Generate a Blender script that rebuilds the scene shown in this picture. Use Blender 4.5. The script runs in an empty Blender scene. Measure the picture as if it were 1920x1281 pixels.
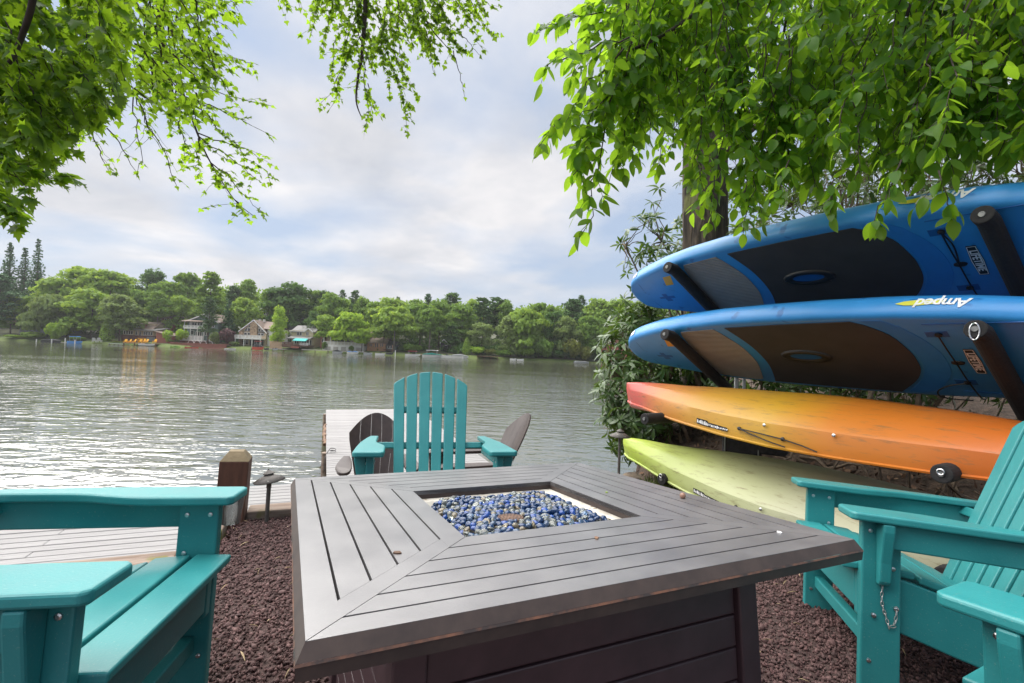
import bpy, bmesh, math, random
import numpy as np
from mathutils import Matrix, Vector
random.seed(7); rng = np.random.default_rng(7)
sc = bpy.context.scene
COL = sc.collection
R = math.radians

# ------------------------------------------------------------------ camera
PITCH, ROLL, FPX = 0.0228, 0.0385, 899.0
CAM = np.array([0.0, 0.0, 1.0])
_f = np.array([0, math.cos(PITCH), math.sin(PITCH)])
_r0 = np.array([1.0, 0, 0]); _u0 = np.cross(_r0, _f)
_r = math.cos(ROLL) * _r0 + math.sin(ROLL) * _u0
_u = -math.sin(ROLL) * _r0 + math.cos(ROLL) * _u0
cam_data = bpy.data.cameras.new('camera'); cam = bpy.data.objects.new('camera', cam_data); COL.objects.link(cam)
cam.matrix_world = Matrix(((_r[0], _u[0], -_f[0], CAM[0]), (_r[1], _u[1], -_f[1], CAM[1]), (_r[2], _u[2], -_f[2], CAM[2]), (0, 0, 0, 1)))
cam_data.sensor_width = 36; cam_data.lens = FPX / 1920 * 36
cam_data.clip_start = 0.05; cam_data.clip_end = 3000
sc.camera = cam

def at(x, y, Y):
    """world point seen at photo pixel (x, y) at depth Y along the world y axis"""
    d = _f + _r * (x - 960) / FPX - _u * (y - 640.5) / FPX
    return CAM + d * (Y / d[1])
def atz(x, y, z):
    d = _f + _r * (x - 960) / FPX - _u * (y - 640.5) / FPX
    return CAM + d * ((z - CAM[2]) / d[2])

# ------------------------------------------------------------------ world and sun
SUN_EL, SUN_AZ = R(58), R(-62)          # azimuth measured from +Y towards +X
world = bpy.data.worlds.new('World'); sc.world = world; world.use_nodes = True
nt = world.node_tree; nt.nodes.clear(); N = nt.nodes.new; L = nt.links.new
out = N('ShaderNodeOutputWorld'); bg = N('ShaderNodeBackground'); bg.inputs['Strength'].default_value = 0.071
L(bg.outputs[0], out.inputs[0])
sky = N('ShaderNodeTexSky'); sky.sky_type = 'NISHITA'; sky.sun_disc = False
sky.sun_elevation = SUN_EL; sky.sun_rotation = SUN_AZ; sky.dust_density = 2.5; sky.ozone_density = 1.5
tc = N('ShaderNodeTexCoord'); sep = N('ShaderNodeSeparateXYZ'); L(tc.outputs['Generated'], sep.inputs[0])
mz = N('ShaderNodeMath'); mz.operation = 'MAXIMUM'; mz.inputs[1].default_value = 0.0; L(sep.outputs[2], mz.inputs[0])
az = N('ShaderNodeMath'); az.operation = 'ADD'; az.inputs[1].default_value = 0.22; L(mz.outputs[0], az.inputs[0])
dx = N('ShaderNodeMath'); dx.operation = 'DIVIDE'; L(sep.outputs[0], dx.inputs[0]); L(az.outputs[0], dx.inputs[1])
dy = N('ShaderNodeMath'); dy.operation = 'DIVIDE'; L(sep.outputs[1], dy.inputs[0]); L(az.outputs[0], dy.inputs[1])
cmb = N('ShaderNodeCombineXYZ'); L(dx.outputs[0], cmb.inputs[0]); L(dy.outputs[0], cmb.inputs[1])
def noise(scale, detail, rough, vec, w=0.0, dist=0.0):
    n = N('ShaderNodeTexNoise'); n.noise_dimensions = '4D'; n.inputs['Scale'].default_value = scale
    n.inputs['Detail'].default_value = detail; n.inputs['Roughness'].default_value = rough
    n.inputs['W'].default_value = w; n.inputs['Distortion'].default_value = dist
    L(vec, n.inputs['Vector']); return n.outputs['Fac']
def ramp(fac, stops):
    r = N('ShaderNodeValToRGB'); L(fac, r.inputs[0]); e = r.color_ramp.elements
    while len(e) < len(stops): e.new(0.5)
    for el, (p, c) in zip(e, stops): el.position = p; el.color = (*c, 1)
    return r.outputs[0]
cover = noise(0.85, 7, 0.52, cmb.outputs[0], 5.9, 0.25)
shade = noise(1.25, 8, 0.55, cmb.outputs[0], 17.7, 0.35)
ccol = ramp(shade, [(0.36, (4.2, 4.4, 4.85)), (0.49, (5.5, 5.5, 5.75)), (0.62, (7.1, 6.9, 6.85))])
cfac = ramp(cover, [(0.42, (0.08, 0.08, 0.08)), (0.57, (0.97, 0.97, 0.97))])
# the clear gaps: the Nishita sky veiled by thin high cloud
veil = N('ShaderNodeMixRGB'); veil.inputs[0].default_value = 0.75; L(sky.outputs[0], veil.inputs[1]); veil.inputs[2].default_value = (3.3, 4.2, 5.7, 1)
mixc = N('ShaderNodeMixRGB'); L(cfac, mixc.inputs[0]); L(veil.outputs[0], mixc.inputs[1]); L(ccol, mixc.inputs[2])
L(mixc.outputs[0], bg.inputs[0])

sun_d = bpy.data.lights.new('sun', 'SUN'); sun_d.energy = 4.6; sun_d.angle = R(95); sun_d.color = (1.0, 0.96, 0.91)
sun = bpy.data.objects.new('sun', sun_d); COL.objects.link(sun)
sd = Vector((math.sin(SUN_AZ) * math.cos(SUN_EL), math.cos(SUN_AZ) * math.cos(SUN_EL), math.sin(SUN_EL)))
sun.rotation_euler = sd.to_track_quat('Z', 'Y').to_euler(); sun.location = (0, 0, 60)
sc.view_settings.view_transform = 'Standard'; sc.view_settings.look = 'None'
sc.view_settings.exposure = 1.0; sc.view_settings.gamma = 1.0; sc.view_settings.use_curve_mapping = False
sc.cycles.use_denoising = True
sc.cycles.max_bounces = 8; sc.cycles.transparent_max_bounces = 8; sc.cycles.transmission_bounces = 6
sc.cycles.sample_clamp_indirect = 6.0; sc.cycles.caustics_reflective = False; sc.cycles.caustics_refractive = False

# ------------------------------------------------------------------ helpers
def tag(o, label=None, cat=None, group=None, kind=None):
    if label: o['label'] = label
    if cat: o['category'] = cat
    if group: o['group'] = group
    if kind: o['kind'] = kind
    return o
def empty(name, M=None, label=None, cat=None, group=None):
    o = bpy.data.objects.new(name, None); COL.objects.link(o); o.empty_display_size = 0.1
    if M is not None: o.matrix_world = M
    return tag(o, label, cat, group)
def mat4(R3, t):
    return Matrix([[*map(float, R3[0]), float(t[0])], [*map(float, R3[1]), float(t[1])], [*map(float, R3[2]), float(t[2])], [0, 0, 0, 1]])
def yawtilt(yaw, a, b, t):
    c, s = math.cos(yaw), math.sin(yaw); ca, sa = math.cos(a), math.sin(a); cb, sb = math.cos(b), math.sin(b)
    Z = np.array([[c, -s, 0], [s, c, 0], [0, 0, 1]]); Rx = np.array([[1, 0, 0], [0, ca, sa], [0, -sa, ca]]); Ry = np.array([[cb, 0, -sb], [0, 1, 0], [sb, 0, cb]])
    return mat4(Rx @ Ry @ Z, t)
def T(x, y, z, yaw=0.0): return Matrix.Translation((float(x), float(y), float(z))) @ Matrix.Rotation(yaw, 4, 'Z')

class MB:
    """collects simple solids into one mesh"""
    def __init__(s): s.v = []; s.f = []; s.m = []
    def add(s, vs, fs, mi=0):
        b = len(s.v); s.v += [tuple(map(float, p)) for p in vs]; s.f += [tuple(b + i for i in f) for f in fs]; s.m += [mi] * len(fs); return s
    def box(s, x0, x1, y0, y1, z0, z1, M=None, mi=0):
        vs = [(x0, y0, z0), (x1, y0, z0), (x1, y1, z0), (x0, y1, z0), (x0, y0, z1), (x1, y0, z1), (x1, y1, z1), (x0, y1, z1)]
        if M is not None: vs = [tuple(M @ Vector(p)) for p in vs]
        return s.add(vs, [(3, 2, 1, 0), (4, 5, 6, 7), (0, 1, 5, 4), (1, 2, 6, 5), (2, 3, 7, 6), (3, 0, 4, 7)], mi)
    def prism(s, poly, h0, h1, fn=None, mi=0):
        """poly: 2-D outline; fn(a, b, h) -> xyz"""
        fn = fn or (lambda a, b, h: (a, b, h)); n = len(poly)
        vs = [fn(a, b, h0) for a, b in poly] + [fn(a, b, h1) for a, b in poly]
        return s.add(vs, [tuple(range(n - 1, -1, -1)), tuple(range(n, 2 * n))] + [(i, (i + 1) % n, n + (i + 1) % n, n + i) for i in range(n)], mi)
    def tube(s, pts, rad, n=8, cap=True, mi=0):
        pts = [np.array(p, float) for p in pts]; k = len(pts); rad = rad if hasattr(rad, '__len__') else [rad] * k
        vs = []; prev = None
        for i, p in enumerate(pts):
            t = pts[min(i + 1, k - 1)] - pts[max(i - 1, 0)]; t = t / (np.linalg.norm(t) + 1e-9)
            if prev is None: a = np.cross(t, [0, 0, 1.0] if abs(t[2]) < .9 else [1.0, 0, 0])
            else: a = prev - t * (prev @ t)
            a = a / (np.linalg.norm(a) + 1e-9); prev = a; b = np.cross(t, a)
            vs += [tuple(p + rad[i] * (math.cos(2 * math.pi * j / n) * a + math.sin(2 * math.pi * j / n) * b)) for j in range(n)]
        fs = [(i * n + j, i * n + (j + 1) % n, (i + 1) * n + (j + 1) % n, (i + 1) * n + j) for i in range(k - 1) for j in range(n)]
        if cap: fs += [tuple(range(n - 1, -1, -1)), tuple(range((k - 1) * n, k * n))]
        return s.add(vs, fs, mi)
    def lathe(s, prof, n=20, M=None, mi=0):
        vs = [(r * math.cos(2 * math.pi * j / n), r * math.sin(2 * math.pi * j / n), z) for r, z in prof for j in range(n)]
        if M is not None: vs = [tuple(M @ Vector(p)) for p in vs]
        k = len(prof)
        fs = [(i * n + j, i * n + (j + 1) % n, (i + 1) * n + (j + 1) % n, (i + 1) * n + j) for i in range(k - 1) for j in range(n)]
        fs += [tuple(range(n - 1, -1, -1)), tuple(range((k - 1) * n, k * n))]
        return s.add(vs, fs, mi)
    def grid(s, rows, mi=0, closed=False):
        k = len(rows); n = len(rows[0]); vs = [p for r in rows for p in r]
        fs = [(i * n + j, i * n + (j + 1) % n, (i + 1) * n + (j + 1) % n, (i + 1) * n + j) for i in range(k - 1) for j in range(n if closed else n - 1)]
        return s.add(vs, fs, mi)
    def mesh(s, name, mats, smooth=False):
        me = bpy.data.meshes.new(name); me.from_pydata(s.v, [], s.f)
        for m in (mats if isinstance(mats, (list, tuple)) else [mats]): me.materials.append(m)
        if any(s.m): me.polygons.foreach_set('material_index', s.m)
        if smooth: me.polygons.foreach_set('use_smooth', [True] * len(me.polygons))
        me.update(); return me
    def build(s, name, mats, parent=None, M=None, smooth=False, bevel=0, label=None, cat=None, group=None, kind=None, seg=2, recalc=False):
        me = s.mesh(name, mats, smooth)
        if recalc:
            bm = bmesh.new(); bm.from_mesh(me); bmesh.ops.recalc_face_normals(bm, faces=bm.faces); bm.to_mesh(me); bm.free()
        return link(name, me, parent, M, bevel, label, cat, group, kind, seg)
def link(name, me, parent=None, M=None, bevel=0, label=None, cat=None, group=None, kind=None, seg=2):
    o = bpy.data.objects.new(name, me); COL.objects.link(o)
    if parent is not None: o.parent = parent
    if M is not None: o.matrix_local = M
    if bevel:
        md = o.modifiers.new('bevel', 'BEVEL'); md.width = bevel; md.segments = seg; md.limit_method = 'ANGLE'; md.angle_limit = R(35)
    return tag(o, label, cat, group, kind)
def copy_tree(o, parent=None, M=None):
    c = o.copy(); COL.objects.link(c)
    if parent is not None: c.parent = parent
    if M is not None: c.matrix_world = M
    for ch in list(o.children): copy_tree(ch, c)
    return c
def np_mesh(name, V, F, mats, smooth=False, mi=None):
    """V (n,3), F (m,k) arrays -> mesh"""
    me = bpy.data.meshes.new(name); n, (m, k) = len(V), F.shape
    me.vertices.add(n); me.vertices.foreach_set('co', np.ascontiguousarray(V, np.float32).ravel())
    me.loops.add(m * k); me.loops.foreach_set('vertex_index', np.ascontiguousarray(F, np.int32).ravel())
    me.polygons.add(m); me.polygons.foreach_set('loop_start', np.arange(0, m * k, k, dtype=np.int32)); me.polygons.foreach_set('loop_total', np.full(m, k, np.int32))
    for mt in (mats if isinstance(mats, (list, tuple)) else [mats]): me.materials.append(mt)
    if mi is not None: me.polygons.foreach_set('material_index', np.asarray(mi, np.int32))
    if smooth: me.polygons.foreach_set('use_smooth', np.ones(m, bool))
    me.update(calc_edges=True); return me
def scatter_mesh(name, bv, bf, Rs, ts, mats, smooth=False):
    """instances of base (bv, bf) by 3x3 matrices Rs (N,3,3) and positions ts (N,3) merged into one mesh"""
    n = len(bv); V = np.einsum('nij,vj->nvi', Rs, bv) + ts[:, None, :]
    F = (bf[None, :, :] + (np.arange(len(ts)) * n)[:, None, None]).reshape(-1, bf.shape[1])
    return np_mesh(name, V.reshape(-1, 3), F, mats, smooth)
def rand_rot(n, g=rng):
    q = g.normal(size=(n, 4)); q /= np.linalg.norm(q, axis=1)[:, None]; w, x, y, z = q.T
    return np.stack([np.stack([1 - 2 * (y * y + z * z), 2 * (x * y - w * z), 2 * (x * z + w * y)], -1), np.stack([2 * (x * y + w * z), 1 - 2 * (x * x + z * z), 2 * (y * z - w * x)], -1), np.stack([2 * (x * z - w * y), 2 * (y * z + w * x), 1 - 2 * (x * x + y * y)], -1)], 1)

# ------------------------------------------------------------------ materials
def mat(name, c1, c2=None, rough=0.5, scale=8.0, stretch=(1, 1, 1), bump=0.0, bscale=None, spec=0.5, metal=0.0, speck=None, detail=5, lo=0.35, hi=0.65, rvar=0.0, coat=0.0, isl=0.0, bdist=0.01):
    m = bpy.data.materials.new(name); m.use_nodes = True; t = m.node_tree; nd, lk = t.nodes, t.links
    p = nd['Principled BSDF']; p.inputs['Roughness'].default_value = rough; p.inputs['Metallic'].default_value = metal
    p.inputs['Specular IOR Level'].default_value = spec; p.inputs['Coat Weight'].default_value = coat
    c2 = c2 or tuple(min(1, x * 1.15) for x in c1)
    co = nd.new('ShaderNodeTexCoord'); mp = nd.new('ShaderNodeMapping'); mp.inputs['Scale'].default_value = stretch
    lk.new(co.outputs['Object'], mp.inputs[0])
    n = nd.new('ShaderNodeTexNoise'); n.inputs['Scale'].default_value = scale; n.inputs['Detail'].default_value = detail; n.inputs['Roughness'].default_value = 0.6
    lk.new(mp.outputs[0], n.inputs['Vector'])
    r = nd.new('ShaderNodeValToRGB'); r.color_ramp.elements[0].position = lo; r.color_ramp.elements[1].position = hi
    r.color_ramp.elements[0].color = (*c1, 1); r.color_ramp.elements[1].color = (*c2, 1); lk.new(n.outputs['Fac'], r.inputs[0])
    col = r.outputs[0]
    if speck:      # fine specks: (colour, scale, threshold)
        n2 = nd.new('ShaderNodeTexNoise'); n2.inputs['Scale'].default_value = speck[1]; n2.inputs['Detail'].default_value = 2
        lk.new(co.outputs['Object'], n2.inputs['Vector'])
        r2 = nd.new('ShaderNodeValToRGB'); r2.color_ramp.elements[0].position = speck[2]; r2.color_ramp.elements[1].position = speck[2] + 0.05
        lk.new(n2.outputs['Fac'], r2.inputs[0])
        mx = nd.new('ShaderNodeMixRGB'); lk.new(r2.outputs[0], mx.inputs[0]); lk.new(col, mx.inputs[1]); mx.inputs[2].default_value = (*speck[0], 1); col = mx.outputs[0]
    if isl:        # piece-to-piece variation
        ge = nd.new('ShaderNodeNewGeometry'); oi = nd.new('ShaderNodeObjectInfo'); ad = nd.new('ShaderNodeMath'); ad.operation = 'ADD'
        lk.new(ge.outputs['Random Per Island'], ad.inputs[0]); lk.new(oi.outputs['Random'], ad.inputs[1])
        fr = nd.new('ShaderNodeMath'); fr.operation = 'FRACT'; lk.new(ad.outputs[0], fr.inputs[0])
        mr = nd.new('ShaderNodeMapRange'); mr.inputs['To Min'].default_value = 1 - isl; mr.inputs['To Max'].default_value = 1 + isl; lk.new(fr.outputs[0], mr.inputs[0])
        hs = nd.new('ShaderNodeHueSaturation'); lk.new(mr.outputs[0], hs.inputs['Value']); lk.new(col, hs.inputs['Color']); col = hs.outputs[0]
    lk.new(col, p.inputs['Base Color'])
    if rvar:
        mr = nd.new('ShaderNodeMapRange'); mr.inputs['To Min'].default_value = rough - rvar; mr.inputs['To Max'].default_value = rough + rvar
        lk.new(n.outputs['Fac'], mr.inputs[0]); lk.new(mr.outputs[0], p.inputs['Roughness'])
    if bump:
        b = nd.new('ShaderNodeBump'); b.inputs['Strength'].default_value = bump; b.inputs['Distance'].default_value = bdist
        nb = nd.new('ShaderNodeTexNoise'); nb.inputs['Scale'].default_value = bscale or scale * 3; nb.inputs['Detail'].default_value = 4
        lk.new(mp.outputs[0], nb.inputs['Vector']); lk.new(nb.outputs['Fac'], b.inputs['Height']); lk.new(b.outputs[0], p.inputs['Normal'])
    return m
def leafmat(name, c1, c2, trans, tw=0.45, rough=0.45, spec=0.35):
    """two-sided leaf: glossy diffuse plus light coming through"""
    m = bpy.data.materials.new(name); m.use_nodes = True; t = m.node_tree; nd, lk = t.nodes, t.links
    p = nd['Principled BSDF']; o = nd['Material Output']; p.inputs['Roughness'].default_value = rough; p.inputs['Specular IOR Level'].default_value = spec
    ge = nd.new('ShaderNodeNewGeometry'); oi = nd.new('ShaderNodeObjectInfo'); ad = nd.new('ShaderNodeMath'); ad.operation = 'ADD'
    lk.new(ge.outputs['Random Per Island'], ad.inputs[0]); lk.new(oi.outputs['Random'], ad.inputs[1])
    fr = nd.new('ShaderNodeMath'); fr.operation = 'FRACT'; lk.new(ad.outputs[0], fr.inputs[0])
    r = nd.new('ShaderNodeValToRGB'); r.color_ramp.elements[0].color = (*c1, 1); r.color_ramp.elements[1].color = (*c2, 1); lk.new(fr.outputs[0], r.inputs[0])
    lk.new(r.outputs[0], p.inputs['Base Color'])
    tr = nd.new('ShaderNodeBsdfTranslucent')
    hs = nd.new('ShaderNodeMixRGB'); hs.blend_type = 'MULTIPLY'; hs.inputs[0].default_value = 1.0
    mr = nd.new('ShaderNodeMapRange'); mr.inputs['To Min'].default_value = 0.7; mr.inputs['To Max'].default_value = 1.25; lk.new(fr.outputs[0], mr.inputs[0])
    hs.inputs[1].default_value = (*trans, 1); lk.new(mr.outputs[0], hs.inputs[2]); lk.new(hs.outputs[0], tr.inputs[0])
    mx = nd.new('ShaderNodeMixShader'); mx.inputs[0].default_value = tw; lk.new(p.outputs[0], mx.inputs[1]); lk.new(tr.outputs[0], mx.inputs[2]); lk.new(mx.outputs[0], o.inputs[0])
    return m

M_teal = mat('teal_lumber', (0.018, 0.20, 0.21), (0.025, 0.245, 0.25), rough=0.42, spec=0.6, scale=9, stretch=(1, 1, 1), bump=0.22, bscale=170, bdist=0.002, rvar=0.10, detail=9, lo=.25, hi=.75, speck=((0.10, 0.27, 0.26), 210, 0.67))
M_steel = mat('bright_steel', (0.55, 0.55, 0.56), rough=0.28, metal=1.0)
M_galv = mat('galvanised', (0.42, 0.43, 0.42), (0.55, 0.55, 0.54), rough=0.4, metal=0.7, scale=20)
M_table = mat('bronze_powdercoat', (0.105, 0.100, 0.103), (0.155, 0.148, 0.150), rough=0.31, detail=9, scale=7, bump=0.10, bscale=260, spec=1.0, rvar=0.06, speck=((0.2, 0.19, 0.18), 300, 0.70), bdist=0.002)
M_table.node_tree.nodes['Principled BSDF'].inputs['IOR'].default_value = 1.75
M_edge = mat('bronze_edge', (0.050, 0.038, 0.035), (0.075, 0.055, 0.048), rough=0.5, scale=20, spec=0.3)  # darker than the top: the rim's smaller share of sky is in the colour
M_rub = mat('rubbed_copper_edge', (0.045, 0.033, 0.03), (0.19, 0.085, 0.05), rough=0.45, scale=25, lo=0.42, hi=0.62)
M_tbase = mat('dark_base', (0.055, 0.031, 0.036), (0.075, 0.042, 0.048), rough=0.42, scale=14, spec=0.5)
M_gap = mat('slot_shadow_metal', (0.015, 0.012, 0.012), rough=0.8)  # near-black, paints the shade in slots, plank gaps and gas holes
M_pan = mat('stained_burner_pan', (0.36, 0.33, 0.28), (0.58, 0.56, 0.50), rough=0.45, scale=14, metal=0.15, speck=((0.2, 0.15, 0.1), 60, 0.66))
M_rust = mat('rusty_burner', (0.09, 0.05, 0.035), (0.16, 0.09, 0.06), rough=0.8, scale=60, bump=0.3)
M_foam = mat('black_foam', (0.012, 0.012, 0.013), (0.022, 0.02, 0.02), rough=0.85, scale=60, bump=0.5, bscale=240, bdist=0.003)
M_blue = mat('blue_hdpe', (0.032, 0.25, 0.60), (0.038, 0.275, 0.65), rough=0.36, scale=6, bump=0.05, bscale=160, rvar=0.08, bdist=0.002, speck=((0.012, 0.15, 0.44), 9, 0.66))
M_pad = mat('black_traction_pad', (0.034, 0.031, 0.031), (0.046, 0.042, 0.041), rough=0.75, scale=5, bump=0.2, bscale=300, bdist=0.002)
M_gpad = mat('grey_kick_pad', (0.20, 0.185, 0.17), (0.24, 0.22, 0.20), rough=0.8, scale=8)
M_black = mat('black_plastic', (0.012, 0.012, 0.013), rough=0.4)
M_white = mat('white_print', (0.78, 0.78, 0.78), rough=0.5)
M_yell = mat('yellow_print', (0.62, 0.62, 0.03), (0.70, 0.66, 0.05), rough=0.5)
M_orange = mat('orange_sticker', (0.75, 0.36, 0.02), rough=0.5)
M_resin = mat('brown_resin', (0.035, 0.022, 0.02), (0.05, 0.032, 0.028), rough=0.45, scale=12)
M_plank = mat('weathered_grey_decking', (0.22, 0.21, 0.21), (0.29, 0.28, 0.28), rough=0.6, scale=5, stretch=(1, 14, 14), bump=0.25, bscale=20, isl=0.06, bdist=0.003, speck=((0.12, 0.10, 0.09), 22, 0.72))
M_post = mat('stained_brown_timber', (0.075, 0.032, 0.02), (0.12, 0.05, 0.03), rough=0.75, scale=9, stretch=(4, 4, 0.6), bump=0.4, bscale=14, bdist=0.004)
M_ptop = mat('weathered_cut_timber', (0.17, 0.13, 0.07), (0.25, 0.19, 0.11), rough=0.8, scale=14, bump=0.3)
M_timb = mat('mossy_landscape_timber', (0.17, 0.115, 0.085), (0.33, 0.26, 0.21), rough=0.85, scale=5, stretch=(0.7, 5, 5), bump=0.4, bscale=14, bdist=0.005, speck=((0.16, 0.15, 0.045), 5, 0.55))
M_lamp = mat('weathered_bronze_lamp', (0.075, 0.066, 0.06), (0.12, 0.105, 0.095), rough=0.55, scale=30, speck=((0.34, 0.32, 0.28), 40, 0.68))
M_bark = mat('grey_brown_bark', (0.05, 0.035, 0.026), (0.14, 0.105, 0.075), rough=0.9, scale=5, stretch=(3, 3, 0.7), bump=1.0, bscale=9, bdist=0.03, speck=((0.13, 0.14, 0.05), 3, 0.58))
def barkmat():
    m = mat('furrowed_bark', (0.022, 0.017, 0.013), (0.12, 0.09, 0.065), rough=0.95, scale=7, stretch=(1.6, 1.6, .22), lo=.40, hi=.60, detail=9, speck=((0.12, 0.125, 0.045), 2.2, 0.60)); t = m.node_tree; nd, lk = t.nodes, t.links  # furrow shade put into the colour, from the same noise as the bump
    n = [x for x in nd if x.type == 'TEX_NOISE'][0]; n.inputs['Distortion'].default_value = .6
    b = nd.new('ShaderNodeBump'); b.inputs['Strength'].default_value = 1.0; b.inputs['Distance'].default_value = .09; lk.new(n.outputs['Fac'], b.inputs['Height']); lk.new(b.outputs[0], nd['Principled BSDF'].inputs['Normal']); return m
M_bark2 = barkmat()
M_twig = mat('dark_twig', (0.03, 0.022, 0.017), (0.06, 0.045, 0.035), rough=0.9)
M_stem = mat('rhododendron_stem', (0.11, 0.075, 0.05), (0.20, 0.15, 0.105), rough=0.9, scale=14, bump=0.4)
M_soil = mat('leaf_litter_soil', (0.035, 0.024, 0.017), (0.10, 0.065, 0.045), rough=0.95, scale=16, bump=0.8, bscale=40, bdist=0.03, detail=9)
M_litter = mat('dead_leaves', (0.09, 0.045, 0.028), (0.20, 0.12, 0.07), rough=0.8, isl=0.4)
M_gravel_bed = mat('gravel_bed', (0.045, 0.026, 0.024), (0.10, 0.06, 0.054), rough=0.95, scale=70, bump=0.8, bscale=90, bdist=0.02)
M_dummy = None
M_stone = mat('maroon_crushed_stone', (0.072, 0.034, 0.033), (0.12, 0.068, 0.064), rough=0.85, scale=40, isl=0.45)
M_rock = mat('brown_shore_rock', (0.075, 0.055, 0.04), (0.19, 0.145, 0.10), rough=0.9, scale=7, bump=0.7, bscale=18, bdist=0.02)
M_glass_clear = mat('clear_plastic', (0.8, 0.85, 0.85), rough=0.1)
M_glass_clear.node_tree.nodes['Principled BSDF'].inputs['Transmission Weight'].default_value = 0.85
L_dog = leafmat('dogwood_leaf', (0.035, 0.11, 0.010), (0.07, 0.18, 0.016), (0.36, 0.60, 0.03), tw=0.62)
L_maple = leafmat('maple_leaf', (0.035, 0.105, 0.012), (0.065, 0.15, 0.016), (0.31, 0.50, 0.02), tw=0.6)
L_rhodo = leafmat('rhododendron_leaf', (0.035, 0.085, 0.018), (0.085, 0.15, 0.035), (0.16, 0.26, 0.03), tw=0.25, rough=0.32, spec=0.5)
# ------------------------------------------------------------------ ground, water, dock
A0 = np.array([-1.60, 2.82]); EX = np.array([0.932, 0.362]); EY = np.array([-0.362, 0.932])
def sq(x, y): return (x - A0[0]) * EX[0] + (y - A0[1]) * EX[1], (x - A0[0]) * EY[0] + (y - A0[1]) * EY[1]
def from_sq(s, q, z=0.0): return (A0[0] + s * EX[0] + q * EY[0], A0[1] + s * EX[1] + q * EY[1], z)
RK_O = np.array([1.25, 3.87]); RK_U = np.array([0.509, -0.861]); RK_I = np.array([0.861, 0.509])   # rack: along the boats / inward
def rack_sp(x, y): return (x - RK_O[0]) * RK_U[0] + (y - RK_O[1]) * RK_U[1], (x - RK_O[0]) * RK_I[0] + (y - RK_O[1]) * RK_I[1]
def sstep(a, b, x): t = np.clip((x - a) / (b - a), 0, 1); return t * t * (3 - 2 * t)
WZ = -0.95
def ground_z(x, y):
    x = np.asarray(x, float); y = np.asarray(y, float)
    s, q = sq(x, y); rs, rp = rack_sp(x, y)
    g = 0.05 - 0.035 * np.clip(y, -3, 4.2) + 0.012 * np.sin(2.1 * x + 1.3 * y) * np.sin(1.7 * y - x)
    bank = g + 0.42 * sstep(0.75, 2.2, rp) + 0.9 * sstep(2.5, 9, rp)
    g = np.where(rp > 0.0, bank, g)
    qb = np.where(s < 0.02, q + 0.61, q)                      # distance beyond the timber edging
    xs = np.interp(y, [2, 3.7, 5, 7, 10, 20, 60], [0.4, 0.85, 1.2, 1.9, 4, 13, 60])
    right = sstep(-0.25, 0.25, x - xs)
    drop = sstep(0.02, 0.40, qb - 0.06) * (1 - right)
    return g * (1 - drop) + (-1.4) * drop
gx = np.concatenate([np.linspace(-60, -6.5, 10), np.arange(-6, 9.01, 0.075), np.linspace(10, 70, 12)])
gy = np.concatenate([np.linspace(-60, -2.5, 10), np.arange(-2, 11.01, 0.075), np.linspace(12, 40, 8)])
XX, YY = np.meshgrid(gx, gy); ZZ = ground_z(XX, YY)
rs_, rp_ = rack_sp(XX, YY)
ZZ = ZZ + np.where(rp_ > 0.4, 0.03 * np.sin(9 * XX + 3 * YY) * np.sin(7 * YY - 5 * XX), 0)
nx, ny = len(gx), len(gy)
idx = np.arange(nx * ny).reshape(ny, nx)
F = np.stack([idx[:-1, :-1], idx[:-1, 1:], idx[1:, 1:], idx[1:, :-1]], -1).reshape(-1, 4)
cx = XX.ravel()[F].mean(1); cy = YY.ravel()[F].mean(1)
rs_, rp_ = rack_sp(cx, cy); s_, q_ = sq(cx, cy)
soil = (rp_ > 0.35) | ((s_ > 2.55) & (q_ > -0.1))
g_me = np_mesh('ground', np.stack([XX.ravel(), YY.ravel(), ZZ.ravel()], -1), F, [M_gravel_bed, M_soil], smooth=True, mi=soil.astype(int))
link('ground', g_me, kind='structure')

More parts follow.
